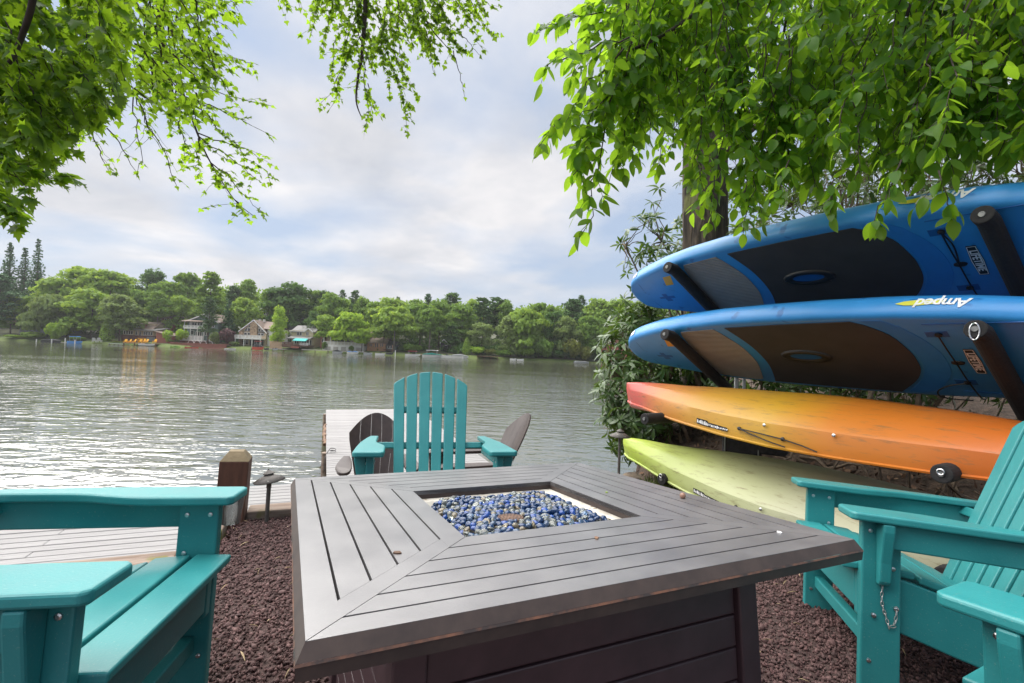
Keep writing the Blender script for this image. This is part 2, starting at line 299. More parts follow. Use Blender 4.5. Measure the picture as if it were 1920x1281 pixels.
def water_material():
    m = bpy.data.materials.new('lake_water'); m.use_nodes = True; t = m.node_tree; nd, lk = t.nodes, t.links
    p = nd['Principled BSDF']; p.inputs['Base Color'].default_value = (0.085, 0.088, 0.062, 1); p.inputs['Roughness'].default_value = 0.03; p.inputs['IOR'].default_value = 2.3
    co = nd.new('ShaderNodeTexCoord')
    def nz(scale, stretch, detail, rough=0.5, dist=0.0, rot=0.0):
        mp = nd.new('ShaderNodeMapping'); mp.inputs['Scale'].default_value = stretch; mp.inputs['Rotation'].default_value = (0, 0, rot); lk.new(co.outputs['Object'], mp.inputs[0])
        n = nd.new('ShaderNodeTexNoise'); n.inputs['Scale'].default_value = scale; n.inputs['Detail'].default_value = detail; n.inputs['Roughness'].default_value = rough; n.inputs['Distortion'].default_value = dist
        lk.new(mp.outputs[0], n.inputs['Vector']); return n.outputs['Fac']
    def mul(a, b):
        x = nd.new('ShaderNodeMath'); x.operation = 'MULTIPLY'
        for i, v in enumerate((a, b)):
            if hasattr(v, 'is_output'): lk.new(v, x.inputs[i])
            else: x.inputs[i].default_value = v
        return x.outputs[0]
    def add(a, b):
        x = nd.new('ShaderNodeMath'); x.operation = 'ADD'; lk.new(a, x.inputs[0]); lk.new(b, x.inputs[1]); return x.outputs[0]
    rip = nz(3.0, (0.45, 1, 1), 3, 0.55, 0.3, R(8)); swell = nz(0.55, (0.4, 1, 1), 2, 0.5, 0.2, R(-6)); fine = nz(9, (0.5, 1, 1), 2, 0.5)
    patch = nz(0.06, (0.35, 1.6, 1), 3, 0.55, 0.4)
    mr = nd.new('ShaderNodeMapRange'); mr.inputs['From Min'].default_value = 0.38; mr.inputs['From Max'].default_value = 0.62; mr.inputs['To Min'].default_value = 0.45; mr.inputs['To Max'].default_value = 1.1; lk.new(patch, mr.inputs[0])
    h = add(add(mul(rip, 0.05), mul(swell, 0.045)), mul(fine, 0.006))
    b = nd.new('ShaderNodeBump'); b.inputs['Distance'].default_value = 1.0; spz = nd.new('ShaderNodeSeparateXYZ'); lk.new(co.outputs['Object'], spz.inputs[0])
    wr = nd.new('ShaderNodeValToRGB'); e = wr.color_ramp.elements
    while len(e) < 6: e.new(.5)
    for el, (d_, v_) in zip(e, ((0, .40), (9, .55), (25, .8), (48, .5), (80, .18), (112, .7))): el.position = d_ / 130; el.color = (v_, v_, v_, 1)
    yn = nd.new('ShaderNodeMath'); yn.operation = 'DIVIDE'; lk.new(spz.outputs[1], yn.inputs[0]); yn.inputs[1].default_value = 130; lk.new(yn.outputs[0], wr.inputs[0])
    lk.new(mul(mul(mr.outputs[0], wr.outputs[0]), 1.3), b.inputs['Strength']); lk.new(h, b.inputs['Height']); lk.new(b.outputs[0], p.inputs['Normal'])
    return m
M_water = water_material()
MB().add([(-400, -20, WZ), (300, -20, WZ), (300, 300, WZ), (-400, 300, WZ)], [(0, 1, 2, 3)]).build('lake_water', M_water, kind='structure')

# crushed stone on the near ground (uncountable)
def gravel(n):
    y = rng.uniform(0.35, 3.7, n * 3); x = rng.uniform(-2.6, 2.7, n * 3)
    s, q = sq(x, y); rs, rp = rack_sp(x, y)
    ok = (rp < 0.45) & np.where(s < 0.0, q < -0.63, q < 0.0) & (np.abs(x) < 1.12 * y + 0.25) & (np.hypot(x - 0.03, y - 1.27) > 0.34)
    x, y = x[ok][:n], y[ok][:n]; k = len(x)
    bv = np.array([(-1, -.2, .1), (.2, -1, -.2), (1, .15, .2), (-.1, 1, -.1), (.25, .1, .85), (-.15, -.1, -.8)], float) * 0.6
    bf = np.array([(0, 1, 4), (1, 2, 4), (2, 3, 4), (3, 0, 4), (1, 0, 5), (2, 1, 5), (3, 2, 5), (0, 3, 5)])
    Rm = rand_rot(k); sz = rng.lognormal(-4.55, 0.32, k)[:, None] * np.stack([rng.uniform(.8, 1.5, k), rng.uniform(.7, 1.1, k), rng.uniform(.45, .85, k)], -1)
    Rs = Rm * sz[:, None, :]
    z = ground_z(x, y) + rng.uniform(-0.003, 0.008, k)
    return scatter_mesh('gravel', bv, bf, Rs, np.stack([x, y, z], -1), M_stone)
link('gravel', gravel(115000), label=None, kind='stuff')['label'] = 'maroon crushed stone mulch covering the ground around the fire table'

# dock: a platform along the bank and a pier out into the lake
DZ = -0.38
dock = empty('dock', T(*from_sq(0.5, 2.0, DZ), 0), 'weathered grey plank dock with a pier running out into the lake', 'dock')
Dm = Matrix(((EX[0], EY[0], 0, 0), (EX[1], EY[1], 0, 0), (0, 0, 1, 0), (0, 0, 0, 1)))
dock.matrix_world = Matrix.Translation(Vector(from_sq(0, 0, DZ))) @ Dm
plank_me = {}
def plank(s0, s1, q):
    k = round(s1 - s0, 2)
    if k not in plank_me: plank_me[k] = MB().box(0, k, 0, 0.0885, -0.028, 0).mesh('plank', M_plank)
    link('plank', plank_me[k], dock, Matrix.Translation((s0, q, random.uniform(-0.0015, 0.0015))), bevel=0.004, seg=1)
q = -0.62; row = 0
while q < 7.85:
    if q < 0.08: cuts = [-7.2, -3.6, -0.06]
    elif q < 1.98: cuts = [-7.2, -4.8, -1.2, 2.44] if row % 2 else [-7.2, -3.0, 0.6, 2.44]
    else: cuts = [0.54, 2.44]
    for a, b in zip(cuts[:-1], cuts[1:]): plank(a + 0.0015, b - 0.0015, q)
    q += 0.0975; row += 1
mb = MB()
for s0 in (0.58, 1.49, 2.36): mb.box(s0, s0 + 0.05, 2.0, 7.8, -0.20, -0.03)
for q0 in (0.1, 1.0, 1.9): mb.box(-7.1, 2.40, q0, q0 + 0.05, -0.20, -0.03)
mb.build('joist', M_timb, dock)
for s0, q0 in ((0.54, 3.6), (2.44, 3.6), (0.54, 7.4), (2.44, 7.4), (-3.0, 1.95), (0.5, 1.95)):
    MB().tube([(s0, q0, -1.3), (s0, q0, -0.035)], 0.055, 10).build('piling', M_timb, dock)
# old rope and bark caught along the pier's left edge
mb = MB(); pts = [(0.525 + random.uniform(-.012, .012), 4.2 + i * 0.12, -0.02 + random.uniform(-.03, .03)) for i in range(16)]
mb.tube(pts, [0.02 + random.uniform(-.008, .012) for _ in pts], 6).build('mooring_rope', M_litter, None, Matrix(dock.matrix_world), label='frayed brown mooring rope lying along the edge of the pier', cat='rope')
mb = MB(); ring = [(0.62 + 0.035 * math.cos(a), 3.42 + 0.05 * math.sin(a), 0.012 + 0.004 * a) for a in np.linspace(0, 9, 28)] + [(0.55, 3.36, 0.01), (0.53, 3.3, -0.05), (0.53, 3.25, -0.2)]
mb.tube(ring, 0.005, 6).build('mooring_line', M_black, None, Matrix(dock.matrix_world), label='small coil of dark line on the pier corner beside the brown chair', cat='rope')

# timber edging
def timber(s0, s1, q0, q1, z0, z1, label):
    p = from_sq(s0, q0, z0); M = Matrix.Translation(Vector(p)) @ Dm
    MB().box(0, s1 - s0, 0, q1 - q0, 0, z1 - z0).build('landscape_timber', M_timb, None, M, bevel=0.008, label=label, cat='timber', group='timber edging round the gravel')
timber(0.08, 2.55, 0.0, 0.14, -0.22, 0.0, 'weathered landscape timber running from the brown post behind the fire table')
timber(-0.14, 0.0, -0.60, -0.08, -0.2, -0.005, 'short mossy timber between the brown post and the gravel corner')
timber(-2.9, -0.145, -0.60, -0.46, -0.2, -0.015, 'mossy timber along the dock boards behind the left chair')
# post
M = Matrix.Translation(Vector(from_sq(0.0, 0.02, 0))) @ Dm @ Matrix.Rotation(R(2.2), 4, 'Y')
pb = empty('wooden_post', M, 'square brown timber post with a chamfered top at the gravel edge', 'post')
h = 0.075
MB().box(-h, h, -h, h, -0.35, 0.31).build('shaft', M_post, pb, bevel=0.004)
mb = MB(); hh = 0.038
mb.add([(-h, -h, .3102), (h, -h, .3102), (h, h, .3102), (-h, h, .3102), (-hh, -hh * .9, .362), (hh, -hh * .9, .362), (hh, hh * .9, .362), (-hh, hh * .9, .362)],
       [(3, 2, 1, 0), (4, 5, 6, 7), (0, 1, 5, 4), (1, 2, 6, 5), (2, 3, 7, 6), (3, 0, 4, 7)]).build('post_cap', M_ptop, pb, bevel=0.002)
def path_light(x, y, zg, zc, lean, tilt, label):
    e = empty('path_light', T(x, y, zg) @ Matrix.Rotation(lean, 4, 'Y'), label, 'garden light', 'path lights along the gravel')
    H = zc - zg
    MB().lathe([(0.0115, -0.12), (0.0115, H - 0.045), (0.0145, H - 0.045), (0.012, H - 0.005)], 12).build('pole', M_lamp, e, smooth=False)
    MB().lathe([(0.084, -0.006), (0.086, 0.0), (0.03, 0.030), (0.026, 0.031)], 26).build('lamp_shade', M_lamp, e, Matrix.Translation((0, 0, H)) @ Matrix.Rotation(tilt, 4, 'Y'), smooth=True)
    sh = MB().lathe([(0.025, 0.031), (0.025, 0.038), (0.031, 0.038), (0.031, 0.042), (0.004, 0.060), (0.004, 0.066), (0.0015, 0.067)], 18).build('lamp_cap', M_lamp, e, Matrix.Translation((0, 0, H)) @ Matrix.Rotation(tilt, 4, 'Y'))
path_light(-1.40, 2.84, -0.06, 0.195, 0.02, R(-9), 'bronze mushroom path light with a tilted cap beside the brown post')
path_light(0.92, 3.97, -0.35, 0.345, 0.0, R(2), 'slim bronze path light in front of the green kayak bow')
# shore rocks, grass tuft, retaining boards by the rack
def rock(c, s, seed, label):
    r = random.Random(seed); bm = bmesh.new(); bmesh.ops.create_icosphere(bm, subdivisions=3, radius=1)
    off = [Vector((r.gauss(0, 1), r.gauss(0, 1), r.gauss(0, 1))).normalized() for _ in range(9)]
    for v in bm.verts:
        k = 1.0
        for o in off:
            d = v.co.normalized().dot(o)
            if d > 0.62: k = min(k, 0.70 / d)
        k *= 1 + 0.03 * math.sin(9 * v.co.x + seed) * math.sin(8 * v.co.y)
        v.co = Vector((v.co.x * s[0] * k, v.co.y * s[1] * k, v.co.z * s[2] * k))
    me = bpy.data.meshes.new('shore_rock'); bm.to_mesh(me); bm.free(); me.materials.append(M_rock)
    link('shore_rock', me, None, T(*c, r.uniform(0, 6)), label=label, cat='rock', group='rocks on the bank under the kayak')
rock((1.22, 4.62, -0.20), (.19, .14, .10), 3, 'flat brown rock on the bank right behind the slim path light')
rock((1.52, 4.70, -0.17), (.16, .13, .12), 5, 'blocky reddish rock beside the padded arm under the green kayak')
rock((1.33, 4.25, -0.26), (.22, .16, .10), 8, 'low wide rock at the table corner below the bank')
rock((1.75, 4.55, -0.20), (.2, .15, .12), 12, 'half hidden mossy rock under the green kayak')
mb = MB()
def grass_blades(mb, cx, cy, n, rad, hgt, seed):
    r = random.Random(seed)
    for _ in range(n):
        a = r.uniform(0, 6.28); d = rad * math.sqrt(r.random()); x, y = cx + d * math.cos(a), cy + d * math.sin(a); z = float(ground_z(x, y)) - 0.01
        l = hgt * r.uniform(.5, 1.1); b = r.uniform(0, 6.28); o = l * r.uniform(.2, .8); w = 0.003
        p = [(x, y, z), (x + o * .3 * math.cos(b), y + o * .3 * math.sin(b), z + l * .6), (x + o * math.cos(b), y + o * math.sin(b), z + l * .85)]
        px_, py_ = -math.sin(b) * w, math.cos(b) * w
        mb.add([(p[0][0] - px_, p[0][1] - py_, p[0][2]), (p[0][0] + px_, p[0][1] + py_, p[0][2]), (p[1][0] + px_, p[1][1] + py_, p[1][2]), (p[1][0] - px_, p[1][1] - py_, p[1][2]), p[2]], [(0, 1, 2, 3), (3, 2, 4)])
grass_blades(mb, 1.52, 3.95, 700, 0.26, 0.17, 4); grass_blades(mb, 1.30, 4.1, 250, 0.22, 0.12, 6)
M_grass = leafmat('tuft_grass', (0.05, 0.075, 0.02), (0.10, 0.12, 0.035), (0.15, 0.2, 0.03), tw=0.3)
mb.build('grass_tuft', M_grass, label='ragged green grass tuft under the bow of the green kayak', kind='stuff')
# ------------------------------------------------------------------ fire table
TS = 0.53
tM = yawtilt(0.4305, 0.0716, 0.0174, (0.031, 1.274, 0.605))
table = empty('fire_table', tM, 'square dark bronze fire pit table with slatted top and blue glass beads', 'fire table')
RI = 0.225; cuts = [RI, 0.276, 0.328, 0.380, 0.432, 0.484, TS]
def side_fn(k):
    c, s = [(1, 0), (0, 1), (-1, 0), (0, -1)][k]      # k=0 near side (-y), 1 right, 2 far, 3 left
    return lambda e, q, h: (c * e + s * q, s * e - c * q, h)
# (short at e=-q end, short at e=+q end) per side; e runs left->right seen from outside the near side
SHORT = {0: (False, False), 1: (True, False), 2: (True, True), 3: (False, True)}
for k in range(4):
    fn = side_fn(k); sa, sb = SHORT[k]; st = 0.055; g = 0.0022
    for i in range(6):
        q0 = cuts[i] + (g if i else 0); q1 = cuts[i + 1] - (g if i < 5 else 0)
        la, lb = (st if (sa and i < 5) else 0.0011), (st if (sb and i < 5) else 0.0011)
        # inner strip of a side with solid ends runs the whole length too
        if i == 0: la, lb = 0.0011, 0.0011
        poly = [(-q0 + la, q0), (q0 - lb, q0), (q1 - lb, q1), (-q1 + la, q1)]
        MB().prism(poly, -0.012, 0.0, fn, 0).build('top_slat', M_table, table, recalc=True)
    for flag, sg in ((sa, -1), (sb, 1)):
        if flag:
            q0, q1 = cuts[1] + g, cuts[5] + 0.0
            q1 = cuts[5] - g
            poly = [(sg * (q0 - 0.0011), q0), (sg * (q0 - st), q0), (sg * (q1 - st), q1), (sg * (q1 - 0.0011), q1)]
            if sg < 0: poly = poly[::-1]
            m = MB().prism(poly, -0.012, -0.0002, fn); b2 = [(sg * (cuts[1] - g - .0011), cuts[1] - g), (sg * (cuts[1] - g - st), cuts[1] - g), (sg * (q0 - st), q0), (sg * (q0 - .0011), q0)]
            m.prism(b2, -0.012, -0.0002, fn); b3 = [(sg * (q1 - .0011), q1), (sg * (q1 - st), q1), (sg * (q1 + 2 * g - st), q1 + 2 * g), (sg * (q1 + 2 * g - .0011), q1 + 2 * g)]
            m.prism(b3, -0.012, -0.0002, fn).build('mitre_strip', M_table, table, recalc=True)
# dark sheet laid under the slots to paint their shade
mb = MB(); a, b = TS - 0.004, RI + 0.004
for k in range(4):
    fn = side_fn(k); mb.prism([(-b, b), (b, b), (a, a), (-a, a)], -0.022, -0.0135, fn)
mb.build('slot_shade_sheet', M_gap, table, recalc=True)
# bevelled rim: slope, rubbed ridge, lower lip
for k in range(4):
    fn = side_fn(k)
    def seg(name, q0, h0, q1, h1, m, thick=0.006):
        mb = MB()
        vs = [fn(-q0, q0, h0), fn(q0, q0, h0), fn(q1, q1, h1), fn(-q1, q1, h1)]
        qi = q0 - thick
        vs += [fn(-qi, qi, h0 - thick), fn(qi, qi, h0 - thick), fn(q1 - thick, q1 - thick, h1), fn(-(q1 - thick), q1 - thick, h1)]
        mb.add(vs, [(0, 1, 2, 3), (7, 6, 5, 4), (0, 3, 7, 4), (1, 5, 6, 2), (0, 4, 5, 1), (3, 2, 6, 7)]).build(name, m, table, recalc=True)
    seg('rim_bevel', TS + 0.0003, -0.0006, TS + 0.010, -0.019, M_edge)
    seg('rim_ridge', TS + 0.0102, -0.0192, TS + 0.0115, -0.0225, M_rub, 0.004)
    seg('rim_lip', TS + 0.0106, -0.0227, TS + 0.009, -0.040, M_edge, 0.006)
# opening liner, pan, burner
mb = MB()
for k in range(4):
    fn = side_fn(k); mb.add([fn(-RI, RI, -0.001), fn(RI, RI, -0.001), fn(RI, RI, -0.034), fn(-RI, RI, -0.034)], [(0, 1, 2, 3)])
    r2 = RI + 0.003; mb.add([fn(-r2, r2, -0.001), fn(r2, r2, -0.001), fn(r2, r2, -0.034), fn(-r2, r2, -0.034)], [(3, 2, 1, 0)])
mb.build('opening_liner', M_edge, table)
def rrect(a, r, n=6):
    pts = []
    for cx_, cy_, s in ((a - r, a - r, 0), (-a + r, a - r, 1), (-a + r, -a + r, 2), (a - r, -a + r, 3)):
        pts += [(cx_ + r * math.cos((s + t / n) * math.pi / 2), cy_ + r * math.sin((s + t / n) * math.pi / 2)) for t in range(n + 1)]
    return pts
rows = [[(x, y, z) for x, y in rrect(a, r)] for a, r, z in ((0.2235, 0.004, -0.024), (0.206, 0.035, -0.0245), (0.200, 0.035, -0.027), (0.188, 0.035, -0.055), (0.178, 0.03, -0.060), (0.02, 0.01, -0.060))]
mb = MB().grid(rows, closed=True); mb.f.append(tuple(range(len(mb.v) - len(rows[0]), len(mb.v)))); mb.m.append(0)
mb.build('burner_pan', M_pan, table, smooth=True)
BX, BY = -0.055, -0.075
bp = MB().lathe([(0.030, -0.055), (0.033, -0.012), (0.031, -0.009), (0.004, -0.0085)], 28).build('burner_cap', M_rust, table, Matrix.Translation((BX, BY, -0.004)))
mb = MB()
for r, n in ((0.026, 18), (0.017, 12), (0.009, 6)):
    for j in range(n):
        a = 6.283 * j / n; mb.lathe([(0.0018, 0), (0.0018, 0.0008)], 6, Matrix.Translation((r * math.cos(a), r * math.sin(a), -0.0091)))
mb.build('gas_hole', M_gap, bp)
# base cabinet: corner posts, planks
BH = 0.384; zt, zb = -0.041, -0.66
for sx in (-1, 1):
    for sy in (-1, 1):
        mb = MB(); w = 0.055
        def fn(a, b, h, sx=sx, sy=sy):
            k = 1 + 0.035 * (zt - h) / 0.6; return (a * k, b * k, h)
        x0, y0 = sx * (BH + 0.012), sy * (BH + 0.012)
        mb.prism([(x0, y0), (x0 - sx * w, y0), (x0 - sx * w, y0 - sy * w), (x0, y0 - sy * w)], zb, zt, fn).build('corner_post', M_tbase, table, bevel=0.004, recalc=True)
for k in range(4):
    fn0 = side_fn(k); n = 9; ph = (zt - zb - 0.02) / n
    for i in range(n):
        z1 = zt - 0.005 - i * ph; z0 = z1 - ph + 0.0035
        mb = MB(); e = BH - 0.045
        def fn(a, b, h, fn0=fn0):
            k_ = 1 + 0.035 * (zt - h) / 0.6; return fn0(a * k_, b * k_, h)
        mb.prism([(-e, BH - 0.025), (e, BH - 0.025), (e, BH), (-e, BH)], z0, z1, fn).build('side_plank', M_tbase, table, bevel=0.003, recalc=True)
    MB().box(-BH + .05, BH - .05, -BH + .02, -BH + .03, zb, zt).build('inner_panel', M_gap, table, Matrix.Rotation(k * math.pi / 2, 4, 'Z'))
# crumbs of leaf and a seed on the top
def crumb(x, y, s, m, label, cat, seed):
    r = random.Random(seed); n = 7
    poly = [(s * r.uniform(.5, 1.1) * math.cos(6.283 * i / n) * 1.4, s * r.uniform(.5, 1.1) * math.sin(6.283 * i / n)) for i in range(n)]
    MB().prism(poly, 0.0005, 0.0025).build('leaf_crumb', m, None, tM @ Matrix.Translation((x, y, 0)) @ Matrix.Rotation(r.uniform(0, 6), 4, 'Z'), label=label, cat=cat, group='bits of debris on the tabletop')
M_green = mat('green_bit', (0.25, 0.36, 0.05))
crumb(-0.37, -0.27, 0.008, M_litter, 'dry brown leaf crumb on the left side slats of the fire table', 'leaf bit', 1)
crumb(0.02, -0.33, 0.006, M_litter, 'tiny reddish leaf crumb on the near side slats of the fire table', 'leaf bit', 2)
crumb(0.30, 0.02, 0.005, M_green, 'tiny green bud on the right side slats near the opening', 'leaf bit', 3)
crumb(0.42, -0.44, 0.006, M_white, 'small white speck near the right corner of the fire table', 'leaf bit', 4)
bm = bmesh.new(); bmesh.ops.create_uvsphere(bm, u_segments=12, v_segments=8, radius=0.0085); me = bpy.data.meshes.new('bead'); bm.to_mesh(me); bm.free()
me.materials.append(mat('tan_bead', (0.24, 0.13, 0.09), rough=0.35)); me.polygons.foreach_set('use_smooth', [True] * len(me.polygons))
link('tan_bead', me, None, tM @ Matrix.Translation((0.462, -0.115, 0.0075)), label='single tan glass bead left on the right edge slats of the fire table', cat='bead')

# glass beads
def beadmat(name, c, tr, rough=0.07):
    m = bpy.data.materials.new(name); m.use_nodes = True; p = m.node_tree.nodes['Principled BSDF']
    p.inputs['Base Color'].default_value = (*c, 1); p.inputs['Roughness'].default_value = rough; p.inputs['Transmission Weight'].default_value = tr; p.inputs['IOR'].default_value = 1.5
    p.inputs['Coat Weight'].default_value = 0.15; p.inputs['Coat Roughness'].default_value = 0.1
    return m
bead_kinds = [('cobalt blue', beadmat('cobalt_glass', (0.015, 0.11, 0.52), 0.6), 0.13), ('deep navy', beadmat('navy_glass', (0.018, 0.065, 0.19), 0.5), 0.36),
              ('steel blue', beadmat('steel_blue_glass', (0.14, 0.24, 0.42), 0.7), 0.20), ('clear greenish', beadmat('clear_glass', (0.62, 0.68, 0.63), 0.85), 0.20), ('amber tinted clear', beadmat('amber_glass', (0.50, 0.42, 0.28), 0.75), 0.11)]
def bead_mesh(m):
    bm = bmesh.new(); bmesh.ops.create_uvsphere(bm, u_segments=10, v_segments=6, radius=1)
    for v in bm.verts: v.co = Vector((v.co.x * 0.0104, v.co.y * 0.0104, v.co.z * 0.0060))
    me = bpy.data.meshes.new('glass_bead'); bm.to_mesh(me); bm.free(); me.materials.append(m); me.polygons.foreach_set('use_smooth', [True] * len(me.polygons)); return me
bead_me = [bead_mesh(k[1]) for k in bead_kinds]
br = np.random.default_rng(3)
def heap(x, y):
    r = max(abs(x), abs(y)); e = sstep(0.205, 0.15, r) if r > 0.15 else 1.0
    return -0.048 + 0.030 * float(e) + 0.004 * math.sin(31 * x + 2) * math.sin(27 * y)
pos = []
sp = 0.0158
for iy in range(-12, 13):
    for ix in range(-12, 13):
        x, y = (ix + (iy % 2) * .5) * sp + br.normal(0, .0018), iy * sp + br.normal(0, .0018)
        if max(abs(x), abs(y)) > 0.183 or math.hypot(x - BX, y - BY) < 0.036: continue
        pos.append((x, y, heap(x, y) + br.uniform(-.002, .005)))
pr = [k[2] for k in bead_kinds]; pr = np.array(pr) / sum(pr)
kinds = br.choice(5, len(pos), p=pr)
cw = np.array([(tM @ Vector(p)) for p in pos]); order = np.argsort(np.linalg.norm(cw - CAM, axis=1))
near = set(order[:300].tolist()); rest = {i: [] for i in range(5)}
for i, p in enumerate(pos):
    Mx = Matrix.Translation(p) @ Matrix.Rotation(br.uniform(0, 6.28), 4, 'Z') @ Matrix.Rotation(br.normal(0, .75), 4, 'X') @ Matrix.Diagonal((br.uniform(.8, 1.25), br.uniform(.75, 1.1), br.uniform(.75, 1.2), 1))
    if i in near:
        nm = bead_kinds[kinds[i]][0]
        link('glass_bead', bead_me[kinds[i]], None, tM @ Mx, label=f'{nm} glass bead in the heap filling the fire table tray', cat='glass bead', group=f'{nm} glass beads in the fire table')
    else: rest[int(kinds[i])].append(Mx)
# lower layer and the farther beads as one heap
V, Fc, mi = [], [], []
for i in range(5):
    me = bead_me[i]; bv = np.array([v.co for v in me.vertices]); bm = bmesh.new(); bm.from_mesh(me); bmesh.ops.triangulate(bm, faces=bm.faces)
    bf = np.array([[v.index for v in f.verts] for f in bm.faces]); bm.free()
    low = [Matrix.Translation((br.uniform(-.185, .185), br.uniform(-.185, .185), 0)) for _ in range(70)]
    low = [Matrix.Translation((m_[0][3], m_[1][3], heap(m_[0][3], m_[1][3]) - 0.008)) @ Matrix.Rotation(br.normal(0, .6), 4, 'X') for m_ in low if math.hypot(m_[0][3] - BX, m_[1][3] - BY) > .036]
    for Mx in rest[i] + low:
        Rm = np.array(Mx.to_3x3()); t = np.array(Mx.translation); Fc.append(bf + sum(len(v) for v in V)); V.append(bv @ Rm.T + t); mi += [i] * len(bf)
link('glass_bead_heap', np_mesh('glass_bead_heap', np.concatenate(V), np.concatenate(Fc), [k[1] for k in bead_kinds], True, mi), None, Matrix(tM), label='heap of mixed blue and clear glass beads at the back of the tray', kind='stuff')

# ------------------------------------------------------------------ turquoise chairs
GROUP_CH = 'turquoise slatted garden chairs around the fire table'
def smooth_poly(ctrl, n=6):
    pts = []
    P = [np.array(p, float) for p in ctrl]
    for i in range(len(P) - 1):
        p0, p1, p2, p3 = P[max(i - 1, 0)], P[i], P[i + 1], P[min(i + 2, len(P) - 1)]
        for t in np.linspace(0, 1, n, endpoint=False):
            pts.append(tuple(0.5 * ((2 * p1) + (-p0 + p2) * t + (2 * p0 - 5 * p1 + 4 * p2 - p3) * t * t + (-p0 + 3 * p1 - 3 * p2 + p3) * t ** 3)))
    pts.append(tuple(P[-1])); return pts
def make_chair(M, label):
    c = empty('adirondack_chair', M, label, 'garden chair', GROUP_CH); m = M_teal; bv = 0.005
    for sg in (-1, 1):
        lg = MB().box(min(sg * .284, sg * .316), max(sg * .284, sg * .316), -.052, .052, -0.02, .5395).build('front_leg', m, c, bevel=bv)
        sm = MB()
        for y, z in ((-.03, .505), (.03, .505), (-.03, .40), (0.03, .12)):
            sm.lathe([(0.0065, 0), (0.006, 0.003), (0.003, 0.0042)], 10, Matrix.Translation((sg * .316, y, z)) @ Matrix.Rotation(sg * math.pi / 2, 4, 'Y'))
            sm.lathe([(0.0065, 0), (0.006, 0.003), (0.003, 0.0042)], 10, Matrix.Translation((sg * .284, y, z)) @ Matrix.Rotation(-sg * math.pi / 2, 4, 'Y'))
        sm.build('screw', M_steel, lg)
        br_ = [(.3165, .5395), (.372, .5395), (.371, .515), (.362, .47), (.352, .42), (.346, .365), (.340, .352), (.3165, .350)]
        MB().prism([(sg * a, b) for a, b in br_], -.016, .016, lambda a, b, h: (a, h, b)).build('arm_bracket', m, c, bevel=bv, recalc=True)
        outer = [(.362, .10), (.375, .088), (.375, -.12), (.371, -.30), (.355, -.50), (.340, -.62)]
        inner = smooth_poly([(.292, -.62), (.292, -.42), (.286, -.30), (.262, -.22), (.243, -.15), (.238, -.06), (.238, .088)], 5)
        poly = outer + inner + [(.250, .10)]
        MB().prism([(sg * a, b) for a, b in poly], .5400, .5655).build('armrest', m, c, bevel=0.007, seg=3, recalc=True)
        MB().box(min(sg * .3168, sg * .343), max(sg * .3168, sg * .343), -.61, -.0165, .462, .5396).build('arm_apron', m, c, bevel=bv)
        sp_ = [(.050, .372), (-.05, .368)] + smooth_poly([(-.05, .368), (-.20, .330), (-.36, .272), (-.50, .245), (-.62, .19), (-.80, .075)], 4)[1:] + [(-.83, .03), (-.82, -.02), (-.72, -.02), (-.60, .055), (-.45, .105), (-.20, .165), (.050, .235)]
        MB().prism(sp_, min(sg * .251, sg * .2835), max(sg * .251, sg * .2835), lambda a, b, h: (h, a, b)).build('side_rail', m, c, bevel=bv, recalc=True)
    # seat slats follow the dipped rail
    prof = [(.048, .374, -2), (-.055, .371, 4), (-.155, .349, 15), (-.252, .317, 20), (-.345, .281, 21)]
    for i, (y, z, a) in enumerate(prof):
        MB().box(-.2835, .2835, -.046, .046, 0, .022).build('seat_slat', m, c, Matrix.Translation((0, y, z)) @ Matrix.Rotation(R(a), 4, 'X'), bevel=0.006, seg=3)
    MB().box(-.2505, .2505, .024, .049, .25, .3725).build('seat_apron', m, c, bevel=bv)
    MB().box(-.2835, .2835, -.018, .018, .13, .175).build('stretcher', m, c, bevel=bv)
    # reclined fan of back slats
    y0, z0 = -.395, .262; ry, rz = -.372, .927   # direction up the back
    L_ = 0.735
    def bk(a, t, h): return (a, y0 + ry * t + rz * h, z0 + rz * t - ry * h)
    n = 6
    for i in range(n):
        u0, u1 = -1 + 2 * i / n, -1 + 2 * (i + 1) / n
        def X(u, t): return u * (.197 + .034 * t / L_)
        top = lambda u: L_ - 0.085 * u * u
        g = 0.0062
        poly = [(X(u0, 0) + g, 0), (X(u1, 0) - g, 0)] + [(X(u, top(u)) + gg, top(u)) for u, gg in ((u1, -g), ((u0 * 2 + u1 * 4) / 6, 0), ((u0 * 4 + u1 * 2) / 6, 0), (u0, g))]
        MB().prism(poly, 0, .021, bk).build('back_slat', m, c, bevel=0.005, recalc=True)
    for t, hw in ((.50, .205), (.285, .338)):
        MB().prism([(-hw, t - .018), (hw, t - .018), (hw, t + .018), (-hw, t + .018)], -.032, -.0006, bk).build('back_rail', m, c, bevel=bv, recalc=True)
    return c
ch_far = make_chair(yawtilt(3.3646, .0767, .0137, (-.331, 2.246, -.035)), 'turquoise slatted chair seen from the front on the lake side of the fire table')
chairs = [(yawtilt(-1.3742, .0603, 0.0, (-.819, 1.073, .015)), 'turquoise chair cut off by the left edge, beside the brown post and dock'),
          (yawtilt(1.2656, .076, -.052, (1.247, 1.773, -.048)), 'turquoise chair in front of the kayaks with a chain on its leg'),
          (yawtilt(.48, .05, 0.0, (1.175, .955, .02)), 'turquoise chair at the bottom right corner showing one rounded armrest')]
made = []
for M, lab in chairs:
    o = copy_tree(ch_far, M=M); o['label'] = lab; made.append(o)
